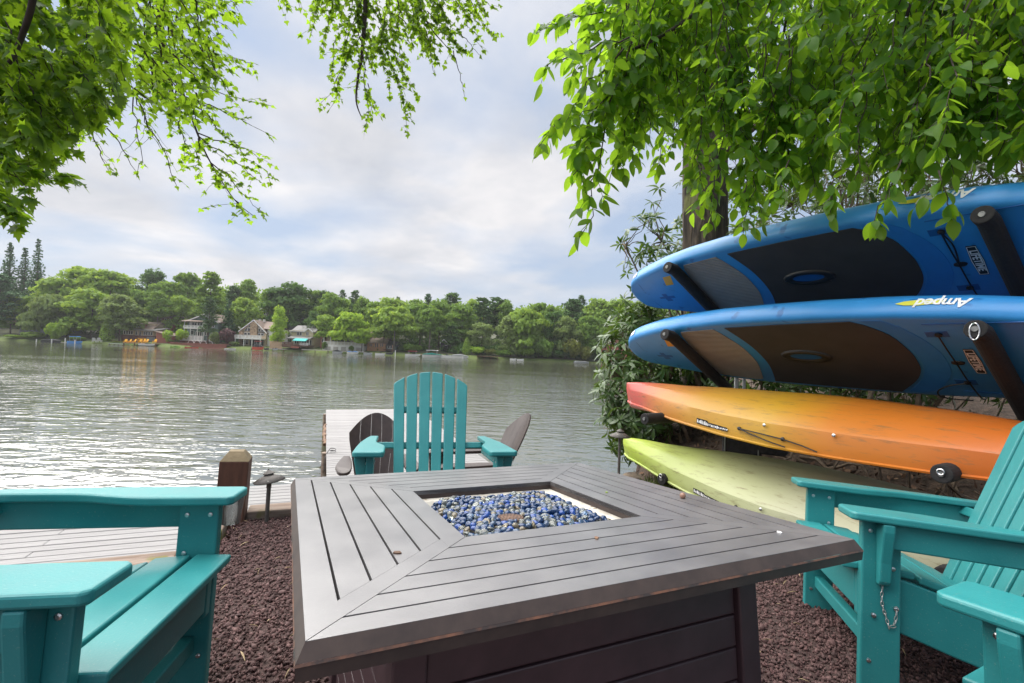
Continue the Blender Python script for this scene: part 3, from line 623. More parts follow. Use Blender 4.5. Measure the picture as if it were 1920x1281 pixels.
# chain hanging on the right chair's near leg
cm = Matrix(chairs[1][0]); mb = MB()
def chain_pts():
    P = [(-.3185, -.005, .40), (-.3185, -.002, .36), (-.3185, 0.0, .30), (-.3185, -.012, .255), (-.3185, -.022, .225), (-.3185, -.035, .25), (-.3185, -.038, .285)]
    return smooth_poly(P, 8)
cp = chain_pts(); acc = 0; last = None; k = 0
for p in cp:
    p = np.array(p)
    if last is None or np.linalg.norm(p - last) > 0.0105:
        d = (p - last) if last is not None else np.array([0, 0, -1.0]); d = d / np.linalg.norm(d); last = p
        a = np.array([1.0, 0, 0]) if k % 2 else np.cross(d, [1.0, 0, 0]); k += 1
        ringp = [tuple(p + np.array([-0.004, 0, 0]) + d * 0.008 * math.cos(t) + a * 0.0035 * math.sin(t)) for t in np.linspace(0, 2 * math.pi, 11)]
        mb.tube(ringp, 0.0013, 5, cap=False)
e = empty('hanging_chain', cm, 'thin dull steel chain hanging on the front leg of the right chair', 'chain')
mb.build('chain_link', M_galv, e)
for z, y in ((.40, -.005), (.285, -.038), (.255, .02)):
    MB().lathe([(0.007, 0), (0.0065, 0.006), (0.003, 0.008)], 10).build('bolt', M_steel, e, Matrix.Translation((-.3165, y, z)) @ Matrix.Rotation(-math.pi / 2, 4, 'Y'))
# clear cup hooked behind the left chair's armrest
lm = Matrix(chairs[0][0])
MB().lathe([(0.026, 0), (0.034, .085), (0.0355, .086), (0.0355, .09), (.033, .0895), (.025, .003)], 24).build('clear_cup', M_glass_clear, None, lm @ Matrix.Translation((-.39, .05, .45)), smooth=True, label='clear plastic cup tucked against the outer armrest of the left chair', cat='cup')
# ------------------------------------------------------------------ brown resin chairs on the dock
def make_resin(M, label):
    c = empty('resin_chair', M, label, 'garden chair', 'brown resin chairs on the dock'); m = M_resin
    y0, z0 = -.30, .25; ry, rz = -.40, .916
    def curve(u): return -.055 * (1 - u * u)           # dished back
    def bk(u, t, h):
        x = u * (.20 + .09 * min(t / .5, 1) - .05 * max(0, t - .5)); d = curve(u) + h
        return (x, y0 + ry * t + rz * d, z0 + rz * t - ry * d)
    mb = MB(); n = 5
    top = lambda u: .78 - .24 * u * u
    for i in range(n):
        ua, ub = -1 + 2 * i / n + .004, -1 + 2 * (i + 1) / n - .004
        rows = []
        for t in np.linspace(0, 1, 8):
            rows.append([bk(u, top(u) * t, 0) for u in np.linspace(ua, ub, 4)] + [bk(u, top(u) * t, -.012) for u in np.linspace(ub, ua, 4)])
        mb.grid(rows, closed=True); k = len(rows[0]); b = len(mb.v) - k; mb.f.append(tuple(range(b, b + k))); mb.m.append(0)
    for t0, t1 in ((.0, .10), (.46, .53)):
        rows = [[bk(u, top(u) * t, -.004) for u in np.linspace(-1, 1, 15)] + [bk(u, top(u) * t, -.018) for u in np.linspace(1, -1, 15)] for t in (t0, t1)]
        mb.grid(rows, closed=True)
    mb.build('backrest', m, c, smooth=False, recalc=True)
    mb = MB()
    for i in range(6):
        yc = -.28 + i * .096; z = .26 + .10 * i / 5; mb.box(-.25, .25, yc - .044, yc + .044, z - .02, z)
    mb.build('seat', m, c, bevel=.006)
    for sg in (-1, 1):
        arm = smooth_poly([(.27, -.36), (.25, -.15), (.245, .1), (.26, .24), (.31, .29), (.37, .25), (.395, .08), (.37, -.15), (.33, -.38)], 5)
        MB().prism([(sg * a, b) for a, b in arm], 0, .03, lambda a, b, h: (a, b, .50 + h + .05 * max(0, b - .1) - .25 * max(0, b - .18) ** 1)).build('armrest', m, c, bevel=.006, recalc=True)
        MB().prism([(.13, 0), (.23, 0), (.26, .50), (.08, .50)], min(sg * .30, sg * .345), max(sg * .30, sg * .345), lambda a, b, h: (h, a, b)).build('leg', m, c, bevel=.006, recalc=True)
        MB().prism([(-.45, 0), (-.37, 0), (-.22, .26), (.20, .30), (.20, .36), (-.30, .30)], min(sg * .255, sg * .295), max(sg * .255, sg * .295), lambda a, b, h: (h, a, b)).build('side_rail', m, c, bevel=.006, recalc=True)
    return c
rc = make_resin(T(-1.06, 3.95, DZ, R(198)) @ Matrix.Scale(.82, 4), 'brown resin chair with a notched fan back on the dock, left of the turquoise chair')
rc2 = copy_tree(rc, M=T(-.40, 4.1, DZ, R(106)) @ Matrix.Scale(.9, 4)); rc2['label'] = 'brown resin garden chair turned sideways on the dock, right of the turquoise chair'

# ------------------------------------------------------------------ boat rack
U3 = np.array([*RK_U, 0.0]); NO = np.array([-RK_I[0], -RK_I[1], 0.0]); Z3 = np.array([0, 0, 1.0])
TH = R(30); EW = NO * math.cos(TH) + Z3 * math.sin(TH); ED = NO * math.sin(TH) - Z3 * math.cos(TH)
YL, YR = 3.866, 2.266
tipL = [at(1258, 505, YL), at(1253, 630, YL), at(1208, 788, YL), at(1240, 892, YL)]
tipR = [at(1848, 392, YR), at(1835, 605, YR), at(1765, 885, YR), at(1770, 1090, YR)]
M_cap = mat('dull_steel_cap', (.20, .20, .20), (.30, .30, .29), rough=.5, metal=.8, scale=60)
rack = empty('boat_rack', T(1.9, 4.2, -0.1), 'galvanised boat rack with black foam padded arms holding boards and kayaks', 'boat rack')
rinv = rack.matrix_world.inverted()
def rl(p): return tuple(rinv @ Vector([float(a) for a in p]))
postL, postR = [], []
for lv in range(4):
    for side, tp in (('L', tipL), ('R', tipR)):
        a = tp[lv].copy()
        if lv < 2: a[2] = (tipL[lv][2] + tipR[lv][2]) / 2; d = -EW; Ln = 0.93
        else: a[2] = (tipL[lv][2] + tipR[min(lv, 2)][2]) / 2 if lv == 2 else tipL[3][2] - .03; d = -NO; Ln = 0.80
        p0 = a - d * 0.0
        pts = [p0 + NO * 0.045 - d * 0.0 + np.array([0, 0, -0.01 if lv < 2 else 0]), p0 + d * 0.05, p0 + d * 0.12, p0 + d * (Ln - .12), p0 + d * Ln] if lv < 2 else [p0, p0 + d * .3, p0 + d * Ln]
        arm = MB().tube([rl(p) for p in [pts[0] - NO * .004] + pts[1:] + [p0 + d * Ln - NO * .10 + Z3 * (0.0)]], 0.018, 10).build('arm', M_galv, rack)
        MB().tube([rl(p) for p in pts], 0.045, 18).build('foam_sleeve', M_foam, arm, smooth=False, bevel=0.006)
        e0 = pts[0] + NO * .001
        mb = MB(); mb.tube([rl(e0), rl(e0 + NO * .006)], [0.015, 0.013], 14); mb.build('end_cap', M_cap, arm)
# carabiner on the right arm of the lower board, eyes on the others
def ringo(c, r, rad, ax, lab, par, sq_=1.0):
    b1 = Z3; b2 = ax
    MB().tube([rl(c + b1 * (r * sq_ * math.cos(t)) + b2 * (r * math.sin(t))) for t in np.linspace(0, 2 * math.pi, 17)], rad, 6, cap=False).build(lab, M_steel, par)
ringo(tipR[1] + NO * .052 - Z3 * .045 + U3 * 0, .018, .0032, U3, 'carabiner', rack, 2.2)
ringo(tipR[2] + NO * .008, .013, .004, U3, 'eye_bolt', rack)
ringo(tipL[3] + NO * .008, .013, .004, U3, 'eye_bolt', rack)
for sgn in (0, 1):
    base = (tipL[1] - NO * .90) if sgn == 0 else (tipR[1] - NO * .90)
    for k, off in enumerate((0, .075)):
        b = base + U3 * off; b = np.array([b[0], b[1], 0])
        gz = float(ground_z(b[0], b[1]))
        MB().tube([rl((b[0], b[1], gz - .02)), rl((b[0], b[1], 1.75 - sgn * 0))], 0.019 if k == 0 else 0.014, 12).build('post', M_galv, rack)

# ------------------------------------------------------------------ paddle boards
W0 = -0.40
def Wd(s): return float(np.interp(s, [-.72, -.705, -.66, -.60, -.50, -.35, -.18, .1, .45, .8, 1.15, 1.5, 1.8, 2.05, 2.25, 2.40, 2.48], [.06, .135, .20, .235, .272, .315, .36, .41, .447, .462, .466, .455, .425, .37, .28, .15, .03]))
def rocker(s): return 0.10 * max(0, (s - 2.05) / .45) ** 2 + 0.02 * max(0, (-s - .5) / .2) ** 2
board_frame = lambda O: mat4(np.stack([U3, EW, ED], 1), O)       # local x along the board, y across (outer edge up), z out of the deck
def boardmat_ribs():
    m = mat('ribbed_kick_pad', (0.30, 0.275, 0.25), (0.35, 0.32, 0.29), rough=0.8, scale=8); t = m.node_tree; nd, lk = t.nodes, t.links
    co = nd.new('ShaderNodeTexCoord'); w = nd.new('ShaderNodeTexWave'); w.bands_direction = 'Y'; w.inputs['Scale'].default_value = 17; lk.new(co.outputs['Object'], w.inputs['Vector'])
    b = nd.new('ShaderNodeBump'); b.inputs['Distance'].default_value = 0.006; b.inputs['Strength'].default_value = 1.0; lk.new(w.outputs['Fac'], b.inputs['Height']); lk.new(b.outputs[0], nd['Principled BSDF'].inputs['Normal'])
    return m
M_ribs = boardmat_ribs()
M_blue_d = mat('recess_shade_blue', (0.010, 0.10, 0.32), rough=0.45)  # darker deck blue: shade of recesses, grooves and creases put into the colour
M_blue_l = mat('textured_blue_band', (0.02, 0.20, 0.56), (0.024, 0.22, 0.60), rough=0.55, scale=12, bump=0.2, bscale=300, bdist=0.002)
def text_mesh(body, size, m, shear=0.0, ext=0.0006, space=1.0, bold=0.0):
    cu = bpy.data.curves.new('lettering', 'FONT'); cu.body = body; cu.size = size; cu.align_x = 'CENTER'; cu.align_y = 'CENTER'; cu.extrude = ext; cu.shear = shear; cu.space_character = space; cu.offset = bold; cu.resolution_u = 3
    o = bpy.data.objects.new('lettering_tmp', cu); COL.objects.link(o)
    bpy.context.view_layer.update()
    dg = bpy.context.evaluated_depsgraph_get(); me = bpy.data.meshes.new_from_object(o.evaluated_get(dg)); bpy.data.objects.remove(o); bpy.data.curves.remove(cu)
    me.materials.clear(); me.materials.append(m); return me
def make_board(O, label, double=False):
    b = empty('paddle_board', board_frame(O), label, 'paddle board', 'blue paddle boards on the rack')
    S = np.concatenate([np.array([-.72, -.705, -.685, -.66, -.63, -.60]), np.linspace(-.54, 2.25, 32), np.array([2.32, 2.38, 2.43, 2.46, 2.478])]); rows = []
    for s in S:
        W = Wd(s); k = min(1, W / .2); rr = rocker(s)
        half = [(max(W - .045, 0), 0.0), (W - .022 * k, -.004), (W - .008 * k, -.018), (W, -.050), (W - .002 * k, -.105), (W - .03 * k, -.145), (W * .62, -.168), (W * .2, -.176)]
        ring_ = [(w, d * (0.75 + .25 * k)) for w, d in half] + [(-w, d * (0.75 + .25 * k)) for w, d in half[::-1]]
        rows.append([(s, W0 + w, d + rr) for w, d in ring_])
    mb = MB().grid(rows, closed=True); n = len(rows[0]); mb.f += [tuple(range(n - 1, -1, -1)), tuple(range(len(mb.v) - n, len(mb.v)))]; mb.m += [0, 0]
    hull = mb.build('hull', M_blue, b, smooth=True, recalc=True)
    def flat(name, poly, d0, d1, m, par=b, bev=0): return MB().prism(poly, d0, d1).build(name, m, par, bevel=bev, recalc=True)
    grey = [(.055, -.065)] + [(.37, -.035)] + smooth_poly([(.40, -.09), (.462, -.26), (.475, -.40), (.462, -.54), (.385, -.76)], 4) + [(.33, -.775), (-.06, -.72)] + smooth_poly([(-.04, -.62), (-.005, -.42), (.0, -.30), (.03, -.12)], 4)
    flat('kick_pad', grey, 0.0004, 0.005, M_ribs, bev=.002)
    black = [(.475, -.022)] + [(.9, -.0), (1.30, .008)] + smooth_poly([(1.36, -.03), (1.45, -.14), (1.49, -.30), (1.495, -.40), (1.48, -.52), (1.42, -.65), (1.30, -.805)], 4) + [(.9, -.80), (.47, -.785)] + smooth_poly([(.49, -.74), (.545, -.56), (.56, -.40), (.545, -.24), (.50, -.09)], 4)
    flat('traction_pad', black, 0.0004, 0.006, M_pad, bev=.002)
    band = [(1.345, .012), (1.45, .008)] + smooth_poly([(1.52, -.06), (1.60, -.22), (1.63, -.40), (1.60, -.58), (1.50, -.76)], 4) + [(1.40, -.80), (1.345, -.80)] + smooth_poly([(1.34, -.80), (1.43, -.67), (1.495, -.53), (1.512, -.40), (1.50, -.28), (1.46, -.13), (1.37, -.02)], 4)
    flat('deck_band', band, 0.0003, 0.0022, M_blue_l)
    # carry handle
    hc = (.885, -.385)
    el = lambda a, c_: [(hc[0] + a * math.cos(t), hc[1] + c_ * math.sin(t)) for t in np.linspace(0, 2 * math.pi, 28, endpoint=False)]
    rows = [[(x, y, d) for x, y in el(a, c_)] for a, c_, d in ((.168, .078, .006), (.165, .075, .014), (.150, .064, .020), (.120, .046, .019), (.103, .036, .012))]
    mb = MB().grid(rows, closed=True); hnd = mb.build('carry_handle', M_black, b, smooth=True)
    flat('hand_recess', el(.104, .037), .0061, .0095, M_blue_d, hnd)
    # logo plate
    lx, ly = 1.745, -.405
    pl = [(lx - .020, ly + .125), (lx + .020, ly + .125), (lx + .027, ly), (lx + .020, ly - .125), (lx - .020, ly - .125), (lx - .027, ly)]
    plate = flat('logo_plate', pl, .0004, .003, M_black)
    inner = [(lx + (x - lx) * .86, ly + (y - ly) * .95) for x, y in pl]
    mb = MB()
    for i in range(6):
        (xa, ya), (xb, yb) = inner[i], inner[(i + 1) % 6]; t = np.array([xb - xa, yb - ya]); t /= np.linalg.norm(t); nn = np.array([-t[1], t[0]]) * .0016
        mb.prism([(xa - nn[0], ya - nn[1]), (xb - nn[0], yb - nn[1]), (xb + nn[0], yb + nn[1]), (xa + nn[0], ya + nn[1])], .0031, .0036)
    mb.build('logo_border', M_white, plate, recalc=True)
    tm = text_mesh('LIFETIME', .047, M_white, 0, .0004, 1.0, .0012)
    link('lettering', tm, plate, Matrix(((0, 1, 0, lx), (-1, 0, 0, ly), (0, 0, 1, .0034), (0, 0, 0, 1))))
    # orange sticker, plus-shaped socket and tail groove drawn by darker blue shade
    sx = -.06 if double else -.015
    flat('sticker', [(x_ + sx, y_) for x_, y_ in [(-.185, -.175), (-.095, -.165), (-.145, -.285), (-.228, -.287)]], .0008, .0016, M_orange)
    cx_, cy_ = -.40, -.455
    plus = [(-.085, -.012), (-.03, -.012), (-.03, -.055), (.03, -.055), (.03, -.016), (.085, -.016), (.085, .016), (.02, .016), (.02, .055), (-.03, .055), (-.03, .016), (-.085, .014)]
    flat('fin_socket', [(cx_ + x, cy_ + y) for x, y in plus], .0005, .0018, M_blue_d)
    mb = MB(); gp = [(-.60 + .05 * abs(math.sin((y + .42) * 4)), y, .001) for y in np.linspace(-.22, -.60, 9)]; mb.tube(gp, .0035, 5).build('tail_groove', M_blue_d, b)
    for y in (.012, -.80):
        mb = MB(); mb.tube([(s, y - .045 * (1 if y > -.4 else -1) * 1.2, .0006) for s in np.linspace(1.62, 2.0, 6)], .003, 5).build('deck_crease', M_blue_d, b)  # raised dark line painted as the shade in the crease
    # bungee fittings
    for fx, fy in ((1.66, -.135), (1.655, -.635)):
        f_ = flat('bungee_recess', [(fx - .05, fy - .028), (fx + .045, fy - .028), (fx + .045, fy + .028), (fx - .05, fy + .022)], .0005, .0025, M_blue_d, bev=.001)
        MB().lathe([(.016, .0), (.016, .008), (.008, .013)], 12).build('anchor', M_black, f_, Matrix.Translation((fx + .005, fy, .0026)))
    MB().lathe([(.030, .0005), (.028, .008), (.012, .014)], 16).build('cord_guide', M_black, b, Matrix.Translation((1.672, -.42, 0)) @ Matrix.Diagonal((1, .62, 1, 1)))
    cords = [[(1.665, -.135, .012), (1.668, -.28, .016), (1.672, -.42, .017), (1.676, -.60, .02), (1.684, -.80, .012), (1.69, -.85, -.02)]]
    if double: cords.append([(1.665, -.135, .012), (1.69, -.24, .02), (1.672, -.42, .017)])
    else: cords.append([(1.655, -.635, .012), (1.58, -.655, .02), (1.51, -.72, .025), (1.50, -.80, .02), (1.54, -.86, .0), (1.62, -.90, -.02)])
    for c_ in cords: MB().tube(smooth_poly(c_, 5), .0042, 6).build('bungee_cord', M_black, b)
    # name on the outer rail
    def railpt(p, off=0.0): s, h = p; return (s, W0 + Wd(s) + .0035 + off, -.078 + h + rocker(s))
    tm = text_mesh('Amped', .074, M_white, .32, .0005, .95, .002)
    for v in tm.vertices:
        x, y, z = v.co; q = railpt((1.715 - x, y), z); v.co = q
    link('lettering', tm, b)
    leaf = smooth_poly([(1.80 - .005, .0), (1.75, .026), (1.72, .022), (1.66, .004)], 5)
    lf = [(1.52 + x, y) for x, y in [(0.0, .012), (.04, -.004), (.10, -.014), (.17, -.012), (.21, -.004), (.16, .012), (.10, .022), (.04, .022)]]
    MB().prism(lf, .0, .0006, lambda a, c_, h: railpt((a, c_ - .004), h - .0006)).build('leaf_emblem', M_yell, b, recalc=True)
    MB().prism([(-.63, -.02), (-.57, -.03), (-.56, .018), (-.62, .024)], 0, .0008, lambda a, c_, h: (a, W0 + Wd(a) + .004 + h, -.06 + c_)).build('serial_label', M_white, b, recalc=True)
    return b
def boardO(lv):
    a = tipL[lv].copy(); a[2] = (tipL[lv][2] + tipR[lv][2]) / 2; return a - ED * 0.047 - ED * .006
make_board(boardO(1), 'lower of the two blue paddle boards, lying above the orange kayak')
make_board(boardO(0), 'upper blue paddle board with leaves hanging over its edge', True)

# ------------------------------------------------------------------ kayaks
def kayakmat(name, stops):
    m = mat(name, (0.5, 0.5, 0.5), rough=0.40, scale=5, bump=0.06, bscale=120, rvar=0.08, bdist=0.003); t = m.node_tree; nd, lk = t.nodes, t.links; p = nd['Principled BSDF']
    co = nd.new('ShaderNodeTexCoord'); sp = nd.new('ShaderNodeSeparateXYZ'); lk.new(co.outputs['Object'], sp.inputs[0])
    n = nd.new('ShaderNodeTexNoise'); n.inputs['Scale'].default_value = 2.2; n.inputs['Detail'].default_value = 3; lk.new(co.outputs['Object'], n.inputs['Vector'])
    a = nd.new('ShaderNodeMath'); a.operation = 'MULTIPLY_ADD'; lk.new(n.outputs['Fac'], a.inputs[0]); a.inputs[1].default_value = 0.35; lk.new(sp.outputs[0], a.inputs[2])
    mr = nd.new('ShaderNodeMapRange'); mr.inputs['From Min'].default_value = -.7; mr.inputs['From Max'].default_value = 2.5; lk.new(a.outputs[0], mr.inputs[0])
    r = nd.new('ShaderNodeValToRGB'); e = r.color_ramp.elements
    while len(e) < len(stops): e.new(.5)
    for el, (s, c) in zip(e, stops): el.position = (s + .7) / 3.2; el.color = (*c, 1)
    lk.new(mr.outputs[0], r.inputs[0])
    # scuffs
    mp = nd.new('ShaderNodeMapping'); mp.inputs['Scale'].default_value = (1, 5, 5); mp.inputs['Rotation'].default_value = (0, 0, .3); lk.new(co.outputs['Object'], mp.inputs[0])
    n2 = nd.new('ShaderNodeTexNoise'); n2.inputs['Scale'].default_value = 7; n2.inputs['Detail'].default_value = 8; n2.inputs['Roughness'].default_value = .7; lk.new(mp.outputs[0], n2.inputs['Vector'])
    r2 = nd.new('ShaderNodeValToRGB'); r2.color_ramp.elements[0].position = .54; r2.color_ramp.elements[1].position = .78; lk.new(n2.outputs['Fac'], r2.inputs[0])
    mx = nd.new('ShaderNodeMixRGB'); lk.new(r2.outputs[0], mx.inputs[0]); lk.new(r.outputs[0], mx.inputs[1]); mx.inputs[2].default_value = (.16, .11, .05, 1)
    lk.new(mx.outputs[0], p.inputs['Base Color']); return m
M_ok = kayakmat('sunset_kayak', [(-.7, (.52, .06, .065)), (-.2, (.55, .10, .075)), (.15, (.58, .22, .055)), (.6, (.54, .28, .04)), (1.15, (.54, .30, .025)), (1.55, (.54, .18, .02)), (2.4, (.52, .11, .015))])
M_gk = kayakmat('lime_kayak', [(-.7, (.38, .52, .04)), (-.2, (.40, .51, .06)), (.2, (.42, .50, .12)), (.7, (.44, .48, .22)), (1.4, (.42, .42, .28)), (2.4, (.40, .38, .27))])
def KW(s): return float(np.interp(s, [-.54, -.52, -.45, -.28, .0, .30, .65, 1.0, 1.4, 1.8, 2.1, 2.35, 2.55, 2.6], [.03, .045, .075, .115, .185, .255, .325, .362, .35, .305, .24, .14, .05, .03]))
def make_kayak(zc, m, label, tau, inward, HH=.205):
    TA = R(tau); v = NO * math.sin(TA) + Z3 * math.cos(TA); w = NO * math.cos(TA) - Z3 * math.sin(TA)
    O = np.array([tipL[2][0], tipL[2][1], zc]) - NO * inward
    k = empty('kayak', mat4(np.stack([U3, w, v], 1) if np.dot(np.cross(U3, w), v) > 0 else np.stack([U3, -w, v], 1), O), label, 'kayak', 'kayaks lying hull up on the rack')
    sg = 1 if np.dot(np.cross(U3, w), v) > 0 else -1
    S = np.concatenate([[-.54, -.53, -.51, -.48], np.linspace(-.45, 2.4, 40), [2.48, 2.54, 2.58, 2.6]]); rows = []
    for s in S:
        W = KW(s); f = float(np.interp(s, [-.64, -.45, -.1, .4, 1.2, 1.9, 2.3], [.80, .88, .95, 1, 1, .9, .7])); up = float(np.interp(s, [-.64, -.3, 0.1, 1.5, 2.3], [-.02, -.02, 0, 0, .0])) * -1
        H = HH * f
        half = [(W, 0.0), (W * .985, .018), (W * .95, .30 * H), (W * .86, .62 * H), (W * .80, .70 * H), (W * .45, .90 * H), (W * .36, .955 * H), (W * .12, .985 * H)]
        low = [(W + .012, -.004), (W + .012, -.014), (W - .005, -.018), (W * .8, -.05 * f), (W * .3, -.09 * f)]
        ring_ = [(a, b) for a, b in half[::-1]] + low + [(-a, b) for a, b in low[::-1]] + [(-a, b) for a, b in half]
        rows.append([(s, sg * a, b + up) for a, b in ring_])
    mb = MB().grid(rows, closed=True); n = len(rows[0]); mb.f += [tuple(range(n - 1, -1, -1)), tuple(range(len(mb.v) - n, len(mb.v)))]; mb.m += [0, 0]
    o = mb.build('hull', m, k, recalc=True); me = o.data; me.polygons.foreach_set('use_smooth', [True] * len(me.polygons))
    try: me.set_sharp_from_angle(angle=R(24))
    except Exception: pass
    f2 = lambda s, q, h: (s, sg * (KW(s) * (.99 - .09 * q) + h * .9 + .003), HH * (.10 + .5 * q) + h * .3)     # point on the side wall, q 0..1 up
    # faded strip of lettering near the gunwale (unreadable at this size: broken white marks on a dark edge)
    rr = random.Random(5); mb = MB(); x = .42
    while x < .70:
        wdt = rr.uniform(.006, .014); q0 = rr.uniform(.04, .10); q1 = rr.uniform(.28, .36) * (1 if x < .52 else .72)
        mb.prism([(x, q0), (x + wdt, q0 + .03), (x + wdt, q1), (x + .002, q1 - .02)], 0.0010, 0.0018, f2); x += wdt + rr.uniform(.002, .005)
    st = MB().prism([(.415, .02), (.52, .0), (.705, .02), (.70, .28), (.53, .31), (.52, .42), (.415, .42)], 0.0, .0009, f2).build('name_sticker', M_black, k, recalc=True)
    mb.build('lettering', M_white, st, recalc=True)
    for s, q in ((.98, .95), (1.38, .95)):
        MB().lathe([(.010, 0), (.010, .004), (.005, .007)], 12).build('rivet', M_steel, k, Matrix.Translation(f2(s, q, .001)) @ Matrix.Rotation(-sg * R(65), 4, 'X'))
    pts = [(.80, .42), (.95, .40), (1.10, .30), (1.22, .10), (1.30, -.1)]
    MB().tube([f2(s, q, .010) for s, q in pts], .004, 6).build('deck_cord', M_black, k)
    MB().tube([f2(s, q, .010) for s, q in [(.80, .42), (.90, .22), (1.02, .02), (1.12, -.14)]], .004, 6).build('deck_cord', M_black, k)
    for s, q in ((.80, .42), (1.10, .30)):
        MB().lathe([(.013, 0), (.012, .008), (.006, .012)], 10).build('cord_eyelet', M_black, k, Matrix.Translation(f2(s, q, .001)) @ Matrix.Rotation(-sg * R(75), 4, 'X'))
    MB().prism([(-.475, .3), (-.445, .3), (-.44, .95), (-.47, .95)], 0, .0012, lambda s, q, h: (s, sg * (KW(s) * (.99 - .12 * q) + h + .004), .11 * (.1 + .75 * q) - .03)).build('serial_label', M_white, k, recalc=True)
    return k
make_kayak(.585, M_ok, 'red and orange kayak lying hull up beneath the blue paddle boards', 16, .38, .195)
make_kayak(.10, M_gk, 'lime green and cream kayak lowest on the rack, behind the right chair', 20, .36, .165)
# low retaining boards, and a black block filling the dark opening under the green kayak
rw = empty('retaining_boards', mat4(np.stack([U3, NO, Z3], 1), (1.55, 3.55, -.1)), 'weathered brown retaining boards set on edge under the green kayak', 'retaining wall')
for z0, z1 in ((-.1, .075), (.08, .19)):
    MB().box(-.30, 1.8, -.02, .02, z0, z1).build('plank', M_timb, rw, bevel=.004)
MB().prism([(0, 0), (.30, 0), (.34, .10), (.03, .14)], -.05, .05, lambda a, b, h: (a, h, b)).build('black_block', M_black, None, mat4(np.stack([U3, NO, Z3], 1), (1.66, 3.20, -.06)), bevel=.006, label='black block in the dark opening under the green kayak', cat='block', recalc=True)
# seat pads hanging behind the orange kayak
sp_ = empty('kayak_seat_pads', T(1.95, 4.02, .30, R(-30)), 'dark kayak seat pads hanging behind the rack posts', 'seat pad')
MB().prism(rrect(.15, .06), -.03, .03, lambda a, b, h: (a, h, b)).build('front_pad', mat('charcoal_fabric', (.05, .047, .05), (.08, .075, .078), rough=.9, scale=30, bump=.3), sp_, bevel=.02, seg=3)
MB().tube([(x * 1.05, -.035, y * 1.05) for x, y in rrect(.12, .05)] + [(.126, -.035, 0.05)], .006, 5).build('piping', M_galv, sp_)
MB().prism(rrect(.12, .05), -.04, .03, lambda a, b, h: (a + .22, h, b + .07)).build('back_pad', bpy.data.materials['charcoal_fabric'], sp_, bevel=.02, seg=3)
# ------------------------------------------------------------------ trees and shrubs close by
def tri(me_v, me_f):
    out_ = []
    for f in me_f:
        for i in range(1, len(f) - 1): out_.append((f[0], f[i], f[i + 1]))
    return np.array(me_v, float), np.array(out_)
def oval_leaf(L=1.0, W=0.5, fold=0.12, droop=0.12, n=6):
    v, f = [], []
    for i in range(n):
        t = i / (n - 1); w = W / 2 * (math.sin(math.pi * t ** 0.85) ** 0.8 if 0 < t < 1 else 0.0) * (1 - .12 * t); z = -droop * t * t
        v += [(-w, t * L, z + fold * w), (0, t * L, z), (w, t * L, z + fold * w)]
    for i in range(n - 1):
        a = 3 * i; f += [(a, a + 1, a + 4, a + 3), (a + 1, a + 2, a + 5, a + 4)]
    return tri(v, f)
def maple_leaf():
    P = [(0, 0), (.10, .02), (.36, -.10), (.28, .10), (.52, .22), (.30, .30), (.33, .44), (.16, .40), (.20, .62), (.10, .60), (0, .92)]
    pts = P + [(-x, y) for x, y in P[-2:0:-1]]
    c = (0, .30, .03); v = [(x, y, -.10 * (x * x + (y - .3) ** 2) + .03 * math.sin(9 * x)) for x, y in pts] + [c]; n = len(pts)
    return np.array(v, float), np.array([(i, (i + 1) % n, n) for i in range(n)])
def simple_star():
    P = [(0, 0), (.34, -.06), (.50, .24), (.24, .40), (0, .92), (-.24, .40), (-.50, .24), (-.34, -.06)]
    v = [(x, y, -.1 * x * x) for x, y in P] + [(0, .3, .03)]; n = len(P)
    return np.array(v, float), np.array([(i, (i + 1) % n, n) for i in range(n)])
